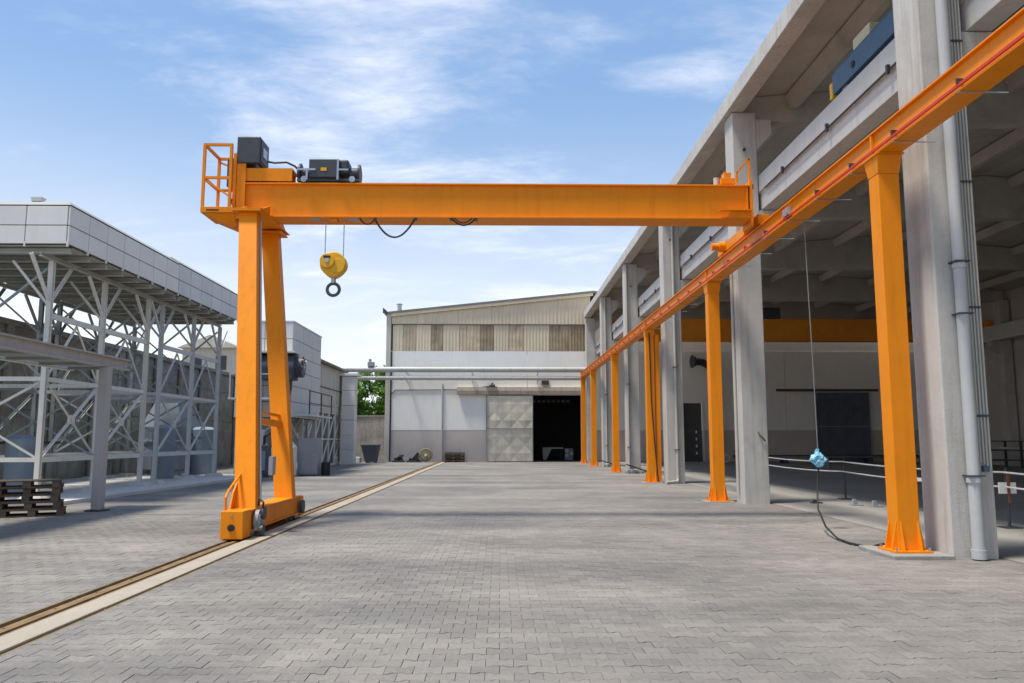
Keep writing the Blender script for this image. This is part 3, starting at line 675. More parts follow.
MB().cyl((6.72, 14.45, 8.72), (6.739, 14.45, 8.72), .07, 14).build('cap', BLACK, bc)
BX(7.05, 29.0, 12.6, 13.2, 8.55, 9.25).build('girder', BLUEC, bc)

# barrier inside the hall
br = thing('rope_barrier', (9.2, 21, 0), 'white two rail barrier on thin dark posts inside the hall behind the columns', 'barrier')
for y in (7.5, 14.6, 21.5, 28.4):
    MB().tube([(9.2, y, .01), (9.2, y, 1.08)], .028, 8).build('post', CHAR, br, smooth=True)
    BX(9.05, 9.35, y - .15, y + .15, .008, .03).build('post_foot', CHAR, br)
for z in (1.0, .74):
    pts = []
    for a, b in ((7.5, 14.6), (14.6, 21.5), (21.5, 28.4)):
        for i in range(8): t = i / 8; pts.append((9.16, a + (b - a) * t, z - .05 * 4 * t * (1 - t)))
    pts.append((9.16, 28.4, z)); MB().tube(pts, .018, 6).build('rail', pm('white_rope', (.72, .72, .70), .6) if z == 1.0 else MATS['white_rope'], br, smooth=True)
BX(9.02, 9.34, 14.55, 14.565, .62, .82).build('warning_board', WHITE, br)
BX(9.17, 9.22, 14.53, 14.548, .45, .98).build('board_strap', PEBBLE, br)
BX(9.16, 9.20, 17.2, 18.0, .70, .76).build('warning_board', WHITE, br)
# loose metal on the hall floor
scr = [((8.6, 19.5), .16, 'small grey steel bracket standing upright on the hall floor, left of a matching one'), ((8.9, 19.1), .155, 'small grey steel bracket on the hall floor beside a black strip'),
       ((9.25, 18.6), .12, 'short black metal strip lying on the hall floor'), ((9.6, 17.6), .10, 'dark offcut lying on the hall floor nearest the orange column'), ((7.9, 20.2), .10, 'dark offcut lying on the hall floor nearest the grey column')]
for (x, y), hgt, lb in scr:
    t = thing('steel_offcut', (x, y, .008), lb, 'offcut', 'loose steel on the hall floor')
    BX(x - .13, x + .13, y - .1, y + .1, .009, .035).build('foot', CHAR if hgt < .15 else CABIN, t)
    MB().prism([(x - .10, .036), (x + .02, .036), (x - .02, hgt), (x - .08, hgt)], 'Y', y - .04, y + .05).build('upright', CHAR if hgt < .15 else CABIN, t)

# leaning plank and rubble at the foot of the farther columns
def plank_heap(x, y, s, label):
    t = thing('plank_heap', (x, y, 0), label, 'rubble', 'small heaps at the concrete column bases')
    MB().bar((x - .45 * s, y, .42 * s), (x + .65 * s, y - .1, .05), .12 * s, .06 * s).build('plank', BLACK, t)
    rr_ = random.Random(int(x * 100 + y))
    for i in range(5):
        px, py, q = x + rr_.uniform(-.4, .25) * s, y + rr_.uniform(.05, .3), rr_.uniform(.07, .15) * s
        m = MB(); pts = [(px + q * sx * rr_.uniform(.7, 1.2), py + q * sy * rr_.uniform(.7, 1.2), .003 + (q * 1.6 if sz else 0) * rr_.uniform(.8, 1.1)) for sz in (0, 1) for sx, sy in ((-1, -1), (1, -1), (1, 1), (-1, 1))]
        m.hexa(pts[:4], pts[4:]).build('rubble_piece', CONC if i % 2 else CABIN, t, bevel=.01)
plank_heap(6.35, 37.7, 1.0, 'black plank leaning over grey rubble at the base of the fourth concrete column')
plank_heap(6.25, 46.8, .9, 'black plank and rubble at the base of the fifth concrete column')
lb = thing('machine_bed', (22, 53, .008), 'long low dark machine bed on the hall floor before the back wall', 'machine')
BX(15.5, 27.5, 52.6, 53.6, .35, .55).build('bed', CHAR, lb, bevel=.02)
for x in (15.8, 18.6, 21.4, 24.2, 26.9): BX(x, x + .3, 52.7, 53.5, .009, .349).build('foot', BIN, lb)
BX(15.6, 27.4, 52.58, 52.599, .40, .45).build('guide_rail', STEEL, lb)
dk = thing('exhaust_duct', (14.6, 56.5, 7), 'dark bent exhaust duct on the hall back wall above the doorway', 'duct')
MB().tube([(15.1, 56.6, 1.0), (15.1, 56.6, 6.2), (14.95, 56.5, 6.7), (14.4, 56.4, 7.0), (13.9, 56.3, 7.05)], .26, 14).build('pipe', CHAR, dk, smooth=True)
MB().cyl((13.9, 56.3, 7.05), (13.6, 56.25, 7.05), .28, 16, .48).build('hood', CHAR, dk, smooth=True)
wc = thing('welding_machine', (13.9, 51.5, .008), 'small dark machine with a pale hose on the hall floor beside the doorway', 'machine')
BX(13.5, 14.2, 51.2, 51.9, .12, .85).build('body', CHAR, wc, bevel=.03)
for x in (13.55, 14.05): MB().cyl((x, 51.15, .13), (x + .08, 51.15, .13), .12, 14).build('wheel', BLACK, wc, smooth=True)
MB().ring((14.45, 51.4, .35), .2, .05, 'Y', 18, 6).build('hose', PANEL, wc, smooth=True)
rk = thing('steel_rack', (27.5, 45, .008), 'dark steel rack with pipes at the right side of the hall floor', 'rack')
for x in (25.6, 28.8):
    for y in (44.2, 45.6): BX(x, x + .1, y, y + .1, .009, 1.5).build('post', BIN, rk)
for z in (.4, .95, 1.45): BX(25.55, 28.95, 44.15, 45.75, z, z + .06).build('shelf', BIN, rk)
for i in range(4): MB().cyl((25.7, 44.4 + i * .3, 1.09), (29.4, 44.4 + i * .3, 1.09), .07, 10).build('pipe', STEEL if i % 2 else PANEL, rk, smooth=True)

# ------------------------------------------------------------------ far warehouse
WY = 57.0; WX0 = -8.15
wh = thing('warehouse', (0, WY, 0), 'pale warehouse with beige cladding band and sliding door closing the far end of the yard', 'building')
def roofz(x): return 10.55 + (x - WX0) * (12.1 - 10.55) / (6.5 - WX0)
# wall core with the door opening, doorway further right, second door
def wallseg(x0, x1, z0, z1, mat, name, y=WY, th=.25, bevel=0): return BX(x0, x1, y, y + th, z0, z1).build(name, mat, wh, bevel=bevel)
DX0, DX1, DZ = 2.34, 5.75, 4.70
wallseg(WX0 + .35, DX0, -.05, 2.22, GREYBAND, 'wall_base'); wallseg(DX1, 12.98, -.05, 2.22, GREYBAND, 'wall_base'); wallseg(14.42, 31, -.05, 2.22, GREYBAND, 'wall_base')
for a, b in ((WX0 + .35, -4.14), (-4.06, -.98), (-.93, DX0)): wallseg(a, b, 2.221, DZ, WHITE, 'wall_panel', WY - .012)
wallseg(DX1, 12.98, 2.221, DZ, WHITE, 'wall_panel', WY - .012); wallseg(14.42, 20.4, 2.221, DZ, WHITE, 'wall_panel', WY - .012); wallseg(20.42, 31, 2.221, DZ, WHITE, 'wall_panel', WY - .012)
wallseg(12.98, 14.42, 4.15, DZ, WHITE, 'wall_panel', WY - .012)
for a, b in ((WX0 + .35, 1.93), (1.95, 12.5), (12.52, 20.4), (20.42, 31)): wallseg(a, b, DZ + .001, 7.85, WHITE, 'wall_panel', WY - .012)
wallseg(DX1 + 1, 31, 7.86, 10.5, WHITE, 'wall_panel', WY + .03)
BX(WX0, WX0 + .34, WY - .12, WY + .3, -.05, 10.62).build('corner_post', CREAMW, wh, bevel=.02)
BX(WX0 + .345, WX0 + .44, WY - .06, WY - .013, -.05, 7.8).build('downpipe', CHAR, wh)
BX(WX0, WX0 + .25, WY + .31, WY + 40, -.05, 10.4).build('side_wall', CREAMW, wh)
def corr(x0, x1, z0f, z1f, y, pitch=.22, amp=.018):
    """trapezoidal sheet seen face on"""
    m = MB(); n = max(2, int((x1 - x0) / pitch)); xs = []
    for i in range(n):
        a = x0 + (x1 - x0) * i / n; p = (x1 - x0) / n
        xs += [(a, 0), (a + .35 * p, 0), (a + .5 * p, -amp), (a + .85 * p, -amp)]
    xs.append((x1, 0)); k = len(xs)
    vs = [(x, y + d, z0f(x)) for x, d in xs] + [(x, y + d, z1f(x)) for x, d in xs] + [(x, y + .03, z0f(x)) for x, d in xs] + [(x, y + .03, z1f(x)) for x, d in xs]
    fs = [(i, i + 1, k + i + 1, k + i) for i in range(k - 1)] + [(2 * k + i + 1, 2 * k + i, 3 * k + i, 3 * k + i + 1) for i in range(k - 1)]
    fs += [(i + 1, i, 2 * k + i, 2 * k + i + 1) for i in range(k - 1)] + [(k + i, k + i + 1, 3 * k + i + 1, 3 * k + i) for i in range(k - 1)]
    return m.add(vs, fs)
edges = [-7.7, -6.95, -6.02, -4.95, -4.10, -2.9, -1.42, -.46, .62, 1.68, 3.55, 5.15, 6.45]
mats = [BEIGE, TAN, BEIGE, BROWN, BEIGE, TAN, BROWN, BEIGE, TAN, BEIGE, BROWN, BROWN]
for i in range(12): corr(edges[i] + .008, edges[i + 1] - .008, lambda x: 7.86, lambda x: 9.74, WY, .21).build('cladding_panel', mats[i], wh)
ups = [-7.78 + 2.38 * i for i in range(7)]
for i in range(6): corr(ups[i] + .004, ups[i + 1] - .004, lambda x: 9.80, lambda x: roofz(x) - .12, WY - .04, .26).build('cladding_panel', BEIGE, wh)
BX(WX0 + .36, 6.4, WY - .08, WY + .02, 9.742, 9.79).build('flashing', FASC, wh)
BX(-8.0, 31, WY + .06, WY + .3, 7.851, 10.45).build('backing_wall', DARKIN, wh)
MB().prism([(WX0 - .15, roofz(WX0 - .15) - .05), (6.8, roofz(6.8) - .05), (6.8, roofz(6.8) + .10), (WX0 - .15, roofz(WX0 - .15) + .10)], 'Y', WY - .25, WY + 40).build('roof', ROOFM, wh)
MB().prism([(WX0 + .35, roofz(WX0 + .35) - .26), (6.7, roofz(6.7) - .26), (6.7, roofz(6.7) - .06), (WX0 + .35, roofz(WX0 + .35) - .06)], 'Y', WY - .22, WY - .16).build('verge_board', BEIGE, wh)
MB().prism([(6.82, roofz(6.8) - .05), (31, 10.6), (31, 10.75), (6.82, roofz(6.8) + .1)], 'Y', WY - .1, WY + 40).build('roof', ROOFM, wh)
ch = MB().cyl((-7.4, WY + 1.2, 10.4), (-7.4, WY + 1.2, 11.35), .17, 16).build('chimney', GALV, wh, smooth=True)
MB().cyl((-7.4, WY + 1.2, 11.42), (-7.4, WY + 1.2, 11.52), .26, 16, .10).build('cowl', GALV, ch, smooth=True)
MB().prism([(WX0 - .25, 10.55), (WX0 + .12, 10.55), (WX0 + .02, 10.72), (WX0 - .25, 10.95)], 'Y', WY - .3, WY - .12).build('gutter_end', CHAR, wh)
# sliding door with embossed diamond panels
def diamond_door(x0, x1, z0, z1, y, nx, nz, matl, parentname='sliding_door'):
    dr = BX(x0, x1, y, y + .05, z0, z1).build(parentname, matl, wh)
    w = (x1 - x0) / nx; hgt = (z1 - z0) / nz
    for i in range(nx):
        for j in range(nz):
            cx = x0 + w * (i + .5); cz = z0 + hgt * (j + .5); e = .012
            a = [(cx - w / 2 + e, y - .002, cz), (cx, y - .002, cz - hgt / 2 + e), (cx + w / 2 - e, y - .002, cz), (cx, y - .002, cz + hgt / 2 - e), (cx, y - .05, cz)]
            MB().add(a, [(0, 1, 4), (1, 2, 4), (2, 3, 4), (3, 0, 4), (3, 2, 1, 0)]).build('door_panel', matl, dr)
    for i in range(nx + 1):
        for j in range(nz + 1):
            cx = x0 + w * i; cz = z0 + hgt * j; L = max(cx - w / 2, x0) ; Rr = min(cx + w / 2, x1); Bq = max(cz - hgt / 2, z0); Tq = min(cz + hgt / 2, z1)
            if (i in (0, nx)) and (j in (0, nz)): continue
            a = [(L, y - .002, cz), (cx, y - .002, Bq), (Rr, y - .002, cz), (cx, y - .002, Tq), (cx, y - .022, cz)]
            MB().add(a, [(0, 1, 4), (1, 2, 4), (2, 3, 4), (3, 0, 4)]).build('door_panel', matl, dr)
    for a in (BX(x0 - .05, x0 - .001, y - .09, y + .06, z0, z1), BX(x1 + .001, x1 + .05, y - .09, y + .06, z0, z1), BX(x0, x1, y - .07, y - .003, (z0 + z1) / 2 - .02, (z0 + z1) / 2 + .02)):
        a.build('door_frame', CABIN, dr)
    return dr
diamond_door(-.90, 2.28, .05, 4.62, WY - .22, 3, 4, DOORM)
diamond_door(22.5, 26.3, .05, 4.9, WY - .22, 3, 4, DOORD)
BX(19.7, 27.0, WY - .30, WY - .14, 4.98, 5.14).build('door_track', CHAR, wh)
tk = BX(-3.05, 6.0, WY - .34, WY - .14, 4.74, 5.0).build('door_track', pm('rusty_track', (.33, .27, .22), .8, 0, .2, 2, streak=.4), wh)
BX(-3.05, 6.0, WY - .30, WY - .013, 5.001, 5.26).build('track_cover', CREAMW, wh)
BX(DX1 - .001, DX1 + .10, WY - .1, WY - .02, 0, DZ).build('door_jamb', CHAR, wh)
# wall services
MB().tube([(-4.10, WY - .08, 0), (-4.10, WY - .08, 5.5)], .06, 10).build('downpipe', PVC, wh, smooth=True)
MB().tube([(-7.7, WY - .05, 4.75), (-7.45, WY - .05, 5.05), (-3.2, WY - .05, 5.08), (-.6, WY - .05, 5.34)], .03, 8).build('conduit', CHAR, wh, smooth=True)
m = MB().cyl((-.75, WY - .4, 5.35), (-.35, WY - .4, 5.35), .09, 12); m.cyl((-.55, WY - .4, 5.35), (-.55, WY - .4, 5.55), .06, 12); m.box(-1.0, -.2, WY - .45, WY - .13, 5.261, 5.28); m.build('track_motor', CHAR, wh)
BX(2.95, 3.47, WY - .35, WY - .02, 5.45, 5.72).build('lamp', CHAR, wh)
# dim workshop behind the open door
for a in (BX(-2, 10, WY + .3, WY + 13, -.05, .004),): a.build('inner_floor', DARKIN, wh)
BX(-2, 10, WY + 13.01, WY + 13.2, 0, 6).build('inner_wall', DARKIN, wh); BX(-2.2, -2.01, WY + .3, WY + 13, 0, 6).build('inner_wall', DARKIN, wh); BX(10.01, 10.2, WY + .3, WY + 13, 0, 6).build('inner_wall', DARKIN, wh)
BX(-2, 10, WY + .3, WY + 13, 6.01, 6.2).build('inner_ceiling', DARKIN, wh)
# faint far windows of the workshop
for i in range(9): BX(2.4 + i * .42, 2.72 + i * .42, WY + 12.9, WY + 13.0, 4.75, 5.0).build('inner_window', PANEL, wh)
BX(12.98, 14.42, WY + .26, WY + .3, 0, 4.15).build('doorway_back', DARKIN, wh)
for z in (.3, .8, 1.3, 1.8): BX(13.95, 14.05, WY + .2, WY + .259, z + .2, z + .4).build('cable_reel', PANEL, wh)
BX(14.42, 14.52, WY - .06, WY - .013, 0, 4.15).build('door_jamb', PANEL, wh)
lt = thing('work_bench', (3.9, WY + 6, .004), 'pale covered bench in the dark workshop behind the open door', 'bench')
BX(3.3, 4.9, WY + 5.5, WY + 6.4, .85, .95).build('top', PANEL, lt)
MB().hexa([(3.35, WY + 5.55, .01), (3.6, WY + 5.55, .01), (3.6, WY + 5.8, .01), (3.35, WY + 5.8, .01)], [(3.3, WY + 5.5, .849), (4.0, WY + 5.5, .849), (4.0, WY + 5.8, .849), (3.3, WY + 5.8, .849)]).build('cloth', PANEL, lt)
for x in (3.4, 4.75):
    for yy in (5.9, 6.25): BX(x, x + .07, WY + yy, WY + yy + .07, .005, .849).build('leg', CHAR, lt)
mc = thing('machine', (5.2, WY + 5, .004), 'small machine with round covers in the dark workshop beside the bench', 'machine')
BX(4.95, 5.6, WY + 4.6, WY + 5.4, .005, .9).build('body', CABIN, mc, bevel=.03)
for x, z in ((5.1, .35), (5.1, .7), (5.45, .5)): MB().cyl((x, WY + 4.59, z), (x, WY + 4.5, z), .15, 16).build('cover', PANEL, mc, smooth=True)

# pipes crossing in front of the warehouse
for z, r, lb in ((6.42, .19, 'upper and thicker of the two pale pipes crossing the warehouse front'), (5.83, .15, 'lower and thinner of the two pale pipes crossing the warehouse front')):
    pp = thing('overhead_pipe', (0, 55.9, z), lb, 'pipe', 'pipes along the warehouse front')
    MB().tube([(-13.5, 55.9, z), (6.0, 55.9, z)], r, 16).build('pipe', PIPEW, pp, smooth=True)
    x = -12.6
    while x < 6: MB().cyl((x, 55.9, z), (x + .06, 55.9, z), r + .02, 16).build('pipe_band', GALV, pp, smooth=True); x += 1.9
    for x in (-6.6, -2.0, 2.6): BX(x, x + .08, 55.9, WY - .013, z - r - .07, z - r - .002).build('bracket', GALV, pp)
vl = thing('valve_box', (-9.0, 55.9, 6.62), 'small grey valve box standing on the upper pipe beside the warehouse corner', 'valve')
BX(-9.25, -8.8, 55.7, 56.1, 6.62, 6.95).build('body', CABIN, vl, bevel=.03); MB().cyl((-9.1, 55.9, 6.951), (-9.1, 55.9, 7.15), .1, 12).build('stem', CABIN, vl, smooth=True)

# things at the foot of the warehouse wall
sp = thing('pallet', (-3.2, 56.3, 0), 'dark wooden pallets stacked in shade against the warehouse wall, left of the sliding door', 'pallet')
for k in range(3):
    for s in (0, 1, 2): BX(-3.85 + s * .58, -3.73 + s * .58, 55.9, 56.7, .01 + k * .22, .11 + k * .22).build('runner', WOOD, sp)
    for s in range(4): BX(-3.9, -2.45, 55.9 + s * .21, 56.05 + s * .21, .112 + k * .22, .145 + k * .22).build('board', WOOD, sp)
    BX(-3.88, -2.47, 56.75, 56.78, .01 + k * .22, .22 + k * .22).build('board', WOOD, sp)
wr = thing('cable_drum', (-5.0, 56.2, 0), 'small wooden cable drum leaning at the warehouse wall among black scrap', 'drum')
m = MB().ring((-5.15, 56.2, .50), .40, .07, 'Y', 24, 6); m.cyl((-5.15, 56.1, .5), (-5.15, 56.3, .5), .34, 24); m.build('flange', pm('old_drum_wood', (.26, .22, .14), .9, 0, .3, 4), wr, smooth=True)
MB().cyl((-5.15, 56.05, .5), (-5.15, 56.099, .5), .10, 12).build('hub', PANEL, wr)
def scrap(x, y, s, seed, label):
    r = random.Random(seed); t = thing('scrap_heap', (x, y, 0), label, 'scrap', 'black scrap by the warehouse wall')
    for i in range(6):
        a = (x + r.uniform(-.5, .5) * s, y + r.uniform(-.2, .2), r.uniform(.05, .15)); b = (x + r.uniform(-.5, .5) * s, y + r.uniform(-.2, .2), r.uniform(.2, .75) * s)
        MB().bar(a, b, .09, .12).build('bar', BLACK if i % 3 else CHAR, t)
    MB().ring((x + .1, y - .1, .22), .16, .06, 'Y', 18, 8).build('tyre', BLACK, t, smooth=True)
    BX(x - .55 * s, x + .55 * s, y - .2, y + .25, .003, .12).build('base', CHAR, t)
scrap(-7.05, 56.2, .75, 4, 'small heap of black scrap with a ring, leftmost at the warehouse wall')
scrap(-5.95, 56.2, .95, 9, 'larger heap of black scrap next to the wooden cable drum')

# ------------------------------------------------------------------ left side: retaining wall
rwall = thing('retaining_wall', (-16.7, 30, 0), 'tall dark weathered concrete retaining wall behind the steel frames on the left', 'wall')
yy = 6.0; k = 0
while yy < 58:
    for z0, z1 in ((-.1, 2.6), (2.62, 4.35), (4.37, 5.42)):
        BX(-17.1, -16.5 - (k % 3) * .012 - (.02 if z0 > 2 else 0), yy + .006, yy + 3.18, z0, z1).build('wall_block', STONE, rwall)
    yy += 3.2; k += 1
BX(-17.15, -16.4, 6, 58, 5.421, 5.60).build('coping', STONE, rwall)
for i in range(14):
    y = 18 + i * 2.9
    BX(-16.49, -16.40, y, y + .35, -.05, 5.42).build('buttress', STONE, rwall)

# ------------------------------------------------------------------ left side: clad galleries on steel frames
PX, RX = -11.6, -15.1
def gallery(name, y0, y1, posts, steel, panel, label, front=False, capz=7.5, split=None):
    g_ = thing(name, (-13, (y0 + y1) / 2, 0), label, 'building', 'clad galleries raised on steel frames')
    zb, zm, zt = 6.45, 6.97, capz
    BX(-15.6, -10.95, y0 + .05, y1 - .05, zb + .04, zt - .02).build('core', SEAM, g_)
    n = max(1, round((y1 - y0) / 1.0)); w = (y1 - y0) / n
    for i in range(n):
        a, b = y0 + i * w + .012, y0 + (i + 1) * w - .012
        BX(-10.949, -10.90, a, b, zb + .05, zm - .012).build('cladding_panel', panel, g_, bevel=.006)
        BX(-10.949, -10.90, a, b, zm + .012, zt - .03).build('cladding_panel', panel, g_, bevel=.006)
        BX(-10.94, -10.893, a - .035, a + .01, zb - .03, zb + .10).build('drip_lug', panel, g_)
    if front:
        x = -10.95; ws = [1.05, 1.2, 1.2, 1.2]
        for w2 in ws:
            a, b = x - w2 + .012, x - .012
            BX(a, b, y0 - .002, y0 + .049, zb + .05, zm - .012).build('cladding_panel', panel, g_, bevel=.006)
            BX(a, b, y0 - .002, y0 + .049, zm + .012, zt - .03).build('cladding_panel', panel, g_, bevel=.006)
            BX(a - .03, a + .01, y0 - .008, y0 + .03, zb - .03, zb + .10).build('drip_lug', panel, g_)
            x -= w2
    # sloping roof edge
    MB().hexa([(-15.7, y0 - .01, zt), (-10.88, y0 - .01, zt), (-10.88, y1, zt), (-15.7, y1, zt)], [(-15.3, y0 + .45, zt + .22), (-11.2, y0 + .45 if front else y0, zt + .22), (-11.2, y1 - .2, zt + .22), (-15.3, y1 - .2, zt + .22)]).build('roof', ROOFG, g_, bevel=.01)
    # floor beams
    yb = y0 + .3
    while yb < y1:
        MB().ibeam((-15.5, yb, zb - .06), (-11.0, yb, zb - .06), .14, .18).build('floor_beam', SOFFIT, g_); yb += .95
    for x in (PX, RX): MB().ibeam((x, y0 + .05, zb - .21), (x, y1 - .05, zb - .21), .10, .11).build('floor_joist', SOFFIT, g_)
    BX(-15.5, -11.0, y0 + .1, y1 - .1, zb + .005, zb + .03).build('floor_deck', SOFFIT, g_)
    for y in posts:
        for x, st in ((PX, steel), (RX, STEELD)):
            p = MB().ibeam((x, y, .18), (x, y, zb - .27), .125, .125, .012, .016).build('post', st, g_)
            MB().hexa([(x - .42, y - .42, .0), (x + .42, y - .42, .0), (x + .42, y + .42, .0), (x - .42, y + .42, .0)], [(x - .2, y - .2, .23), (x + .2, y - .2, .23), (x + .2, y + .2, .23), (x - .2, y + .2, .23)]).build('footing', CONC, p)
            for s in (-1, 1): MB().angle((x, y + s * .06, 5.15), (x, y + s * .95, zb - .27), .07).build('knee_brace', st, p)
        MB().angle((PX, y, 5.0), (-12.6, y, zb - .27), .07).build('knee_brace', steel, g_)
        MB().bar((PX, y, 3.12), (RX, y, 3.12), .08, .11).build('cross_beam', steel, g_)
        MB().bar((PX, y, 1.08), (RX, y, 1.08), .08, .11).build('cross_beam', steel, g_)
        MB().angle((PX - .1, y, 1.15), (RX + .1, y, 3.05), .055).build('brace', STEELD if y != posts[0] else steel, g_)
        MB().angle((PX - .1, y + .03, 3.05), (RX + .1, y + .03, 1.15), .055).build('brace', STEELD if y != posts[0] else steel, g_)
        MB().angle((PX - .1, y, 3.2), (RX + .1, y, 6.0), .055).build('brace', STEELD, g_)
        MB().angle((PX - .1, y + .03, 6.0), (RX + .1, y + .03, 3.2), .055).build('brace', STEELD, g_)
    for a, b in zip(posts[:-1], posts[1:]):
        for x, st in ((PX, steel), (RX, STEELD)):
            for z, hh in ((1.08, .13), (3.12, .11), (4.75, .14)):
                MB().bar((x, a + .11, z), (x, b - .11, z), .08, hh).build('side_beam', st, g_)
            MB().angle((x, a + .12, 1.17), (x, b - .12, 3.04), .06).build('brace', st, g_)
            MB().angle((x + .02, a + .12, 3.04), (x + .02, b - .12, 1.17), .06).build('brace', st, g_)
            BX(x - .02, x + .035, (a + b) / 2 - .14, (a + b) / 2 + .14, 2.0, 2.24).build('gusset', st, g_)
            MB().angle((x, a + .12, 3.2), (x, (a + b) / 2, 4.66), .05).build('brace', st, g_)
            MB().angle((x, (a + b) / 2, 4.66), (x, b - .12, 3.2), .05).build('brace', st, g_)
            if False:
                MB().angle((x, a + .12, 4.85), (x, b - .12, 6.1), .07).build('brace', st, g_); MB().angle((x, a + .12, 6.1), (x, b - .12, 4.85), .07).build('brace', st, g_)
    return g_
gallery('clad_gallery', 19.9, 26.85, [20.5, 23.3, 26.25], STEELW, PANEL, 'nearest light grey panelled gallery raised on white steel frames at the left', True, 7.5)
gallery('clad_gallery', 26.87, 33.1, [27.35, 30.2, 33.0], STEELB, PANEL_B, 'farther grey panelled gallery on blue grey steel frames, next to the orange leg', False, 7.54)
vn = thing('roof_vent', (-12.0, 20.4, 7.72), 'tiny square vent on the roof edge of the nearest panelled gallery', 'vent')
BX(-12.15, -11.9, 20.3, 20.5, 7.72, 7.80).build('body', PANEL, vn); BX(-12.17, -11.88, 20.28, 20.52, 7.801, 7.83).build('cap', PANEL, vn)
pl = MB(); poly = [(-16.4, 17.9), (-10.6, 19.9), (-10.55, 24.5), (-10.35, 28), (-10.2, 31), (-10.1, 34.6), (-16.4, 34.6)]
pl.prism(poly, 'Z', -.04, .10); structure(pl.build('frame_plinth', CONC_L, bevel=.015))

# walkway slab with its post
WALKS = pm('walkway_steel', (0.42, 0.41, 0.385), 0.55, 0, 0.1, 2, streak=0.3)
wk = thing('steel_walkway', (-9.02, 18.4, 0), 'low grey steel walkway on a single square post at the left edge', 'walkway')
MB().ibeam((-9.05, 9.0, 3.37), (-9.05, 19.48, 3.37), .16, .26, .02, .03).build('edge_beam', WALKS, wk)
MB().ibeam((-10.4, 9.0, 3.37), (-10.4, 19.48, 3.37), .16, .26, .02, .03).build('edge_beam', STEELW, wk)
BX(-10.3, -9.14, 9.0, 19.46, 3.30, 3.33).build('deck', STEELD, wk)
y = 9.6
while y < 19.5: BX(-10.31, -9.14, y - .04, y + .04, 3.245, 3.299).build('cross_bar', STEELD, wk); y += 1.2
BX(-9.13, -8.92, 18.29, 18.51, .03, 3.235).build('post', pm('grey_post_paint', (.40, .40, .39), .55, 0, .06, 2, streak=.15), wk, bevel=.01)
BX(-9.22, -8.83, 18.20, 18.60, .001, .029).build('base_plate', CHAR, wk)

# pallets: build one, copy the rest
def make_pallet(label):
    t = thing('wooden_pallet', (0, 0, 0), label, 'pallet', 'wooden pallets stacked below the walkway')
    for yy in (-.36, 0, .36): BX(-.6, .6, yy - .05, yy + .05, 0, .022).build('bottom_board', WOOD, t)
    for xx in (-.52, 0, .52):
        for yy in (-.36, 0, .36): BX(xx - .07, xx + .07, yy - .05, yy + .05, .023, .10).build('block', WOOD, t)
    for xx in (-.52, 0, .52): BX(xx - .07, xx + .07, -.4, .4, .101, .122).build('stringer_board', WOOD, t)
    for yy in (-.345, -.17, 0, .17, .345): BX(-.6, .6, yy - .058, yy + .058, .123, .145).build('deck_board', WOOD, t)
    return t
rank = ['lowest', 'second', 'third', 'fourth', 'topmost']
first = None; stacks = [((-9.95, 17.35), .42, 'right-hand'), ((-11.05, 16.5), .36, 'left-hand')]
for (x, y), rot, side in stacks:
    for k in range(5):
        lb = '%s weathered wooden pallet %s %s stack at the walkway post' % (rank[k], 'from the ground in the' if 0 < k < 4 else 'of the', side)
        if first is None: first = make_pallet(lb); t = first
        else: t = copy_tree(first, (0, 0, 0), lb)
        t.location = (x + random.uniform(-.05, .05) + (.08 if k == 0 and side == 'right-hand' else 0), y + random.uniform(-.04, .04), .003 + k * .1475); t.rotation_euler = (0, 0, rot + random.uniform(-.04, .04))
# two more wide pallet rows behind
# tanks and hopper below the farther gallery
def tank(x, y, r, z1, label):
    t = thing('storage_tank', (x, y, .1), label, 'tank', 'grey tanks under the gallery')
    m = MB().cyl((x, y, .10), (x, y, z1), r, 24); m.cyl((x, y, z1), (x, y, z1 + .12), r, 24, r * .5); m.build('shell', TANK, t, smooth=True)
    for z in (.5, z1 - .3): MB().cyl((x, y, z), (x, y, z + .05), r + .015, 24).build('band', TANK, t, smooth=True)
tank(-13.0, 31.4, .42, 2.0, 'upright grey tank behind the middle post of the blue grey frame')
tank(-13.1, 22.3, .38, 1.6, 'dark upright tank behind the wooden pallets')
tank(-12.9, 35.2, .62, 2.0, 'wide upright grey tank behind the orange leg')
hp = thing('dust_hopper', (-13.2, 35.0, .1), 'blue grey hopper with sloped top behind the last frame post', 'hopper')
MB().box(-14.9, -13.2, 33.6, 35.8, .35, 2.1).build('body', TANK, hp, bevel=.02)
MB().hexa([(-14.9, 33.6, 2.101), (-13.2, 33.6, 2.101), (-13.2, 35.8, 2.101), (-14.9, 35.8, 2.101)], [(-14.5, 34, 3.2), (-13.6, 34, 3.2), (-13.6, 35.3, 3.2), (-14.5, 35.3, 3.2)]).build('hood', TANK, hp)
for x in (-14.85, -13.3):
    for y in (33.65, 35.7): BX(x, x + .1, y, y + .1, .1, .349).build('leg', TANK, hp)
MB().box(-14.95, -13.15, 33.55, 33.599, 1.5, 1.56).build('rib', STEELB, hp)
# railing panels under the frames: dark steel screens
for i, (y, lb) in enumerate(((21.9, 'dark low steel rail behind the wooden pallets'), (24.8, 'dark low steel rail between the first frame posts'))):
    t = thing('low_rail', (-14.2, y, .1), lb, 'rail')
    BX(-14.2, -14.1, y - 1.3, y + 1.3, 1.45, 1.53).build('rail', CHAR, t)
    for yy in (y - 1.2, y + .2): BX(-14.2, -14.1, yy, yy + .12, .1, 1.449).build('post', CHAR, t)
    BX(-14.3, -13.9, y - 1.3, y + 1.3, .1, .22).build('foot', BIN, t)

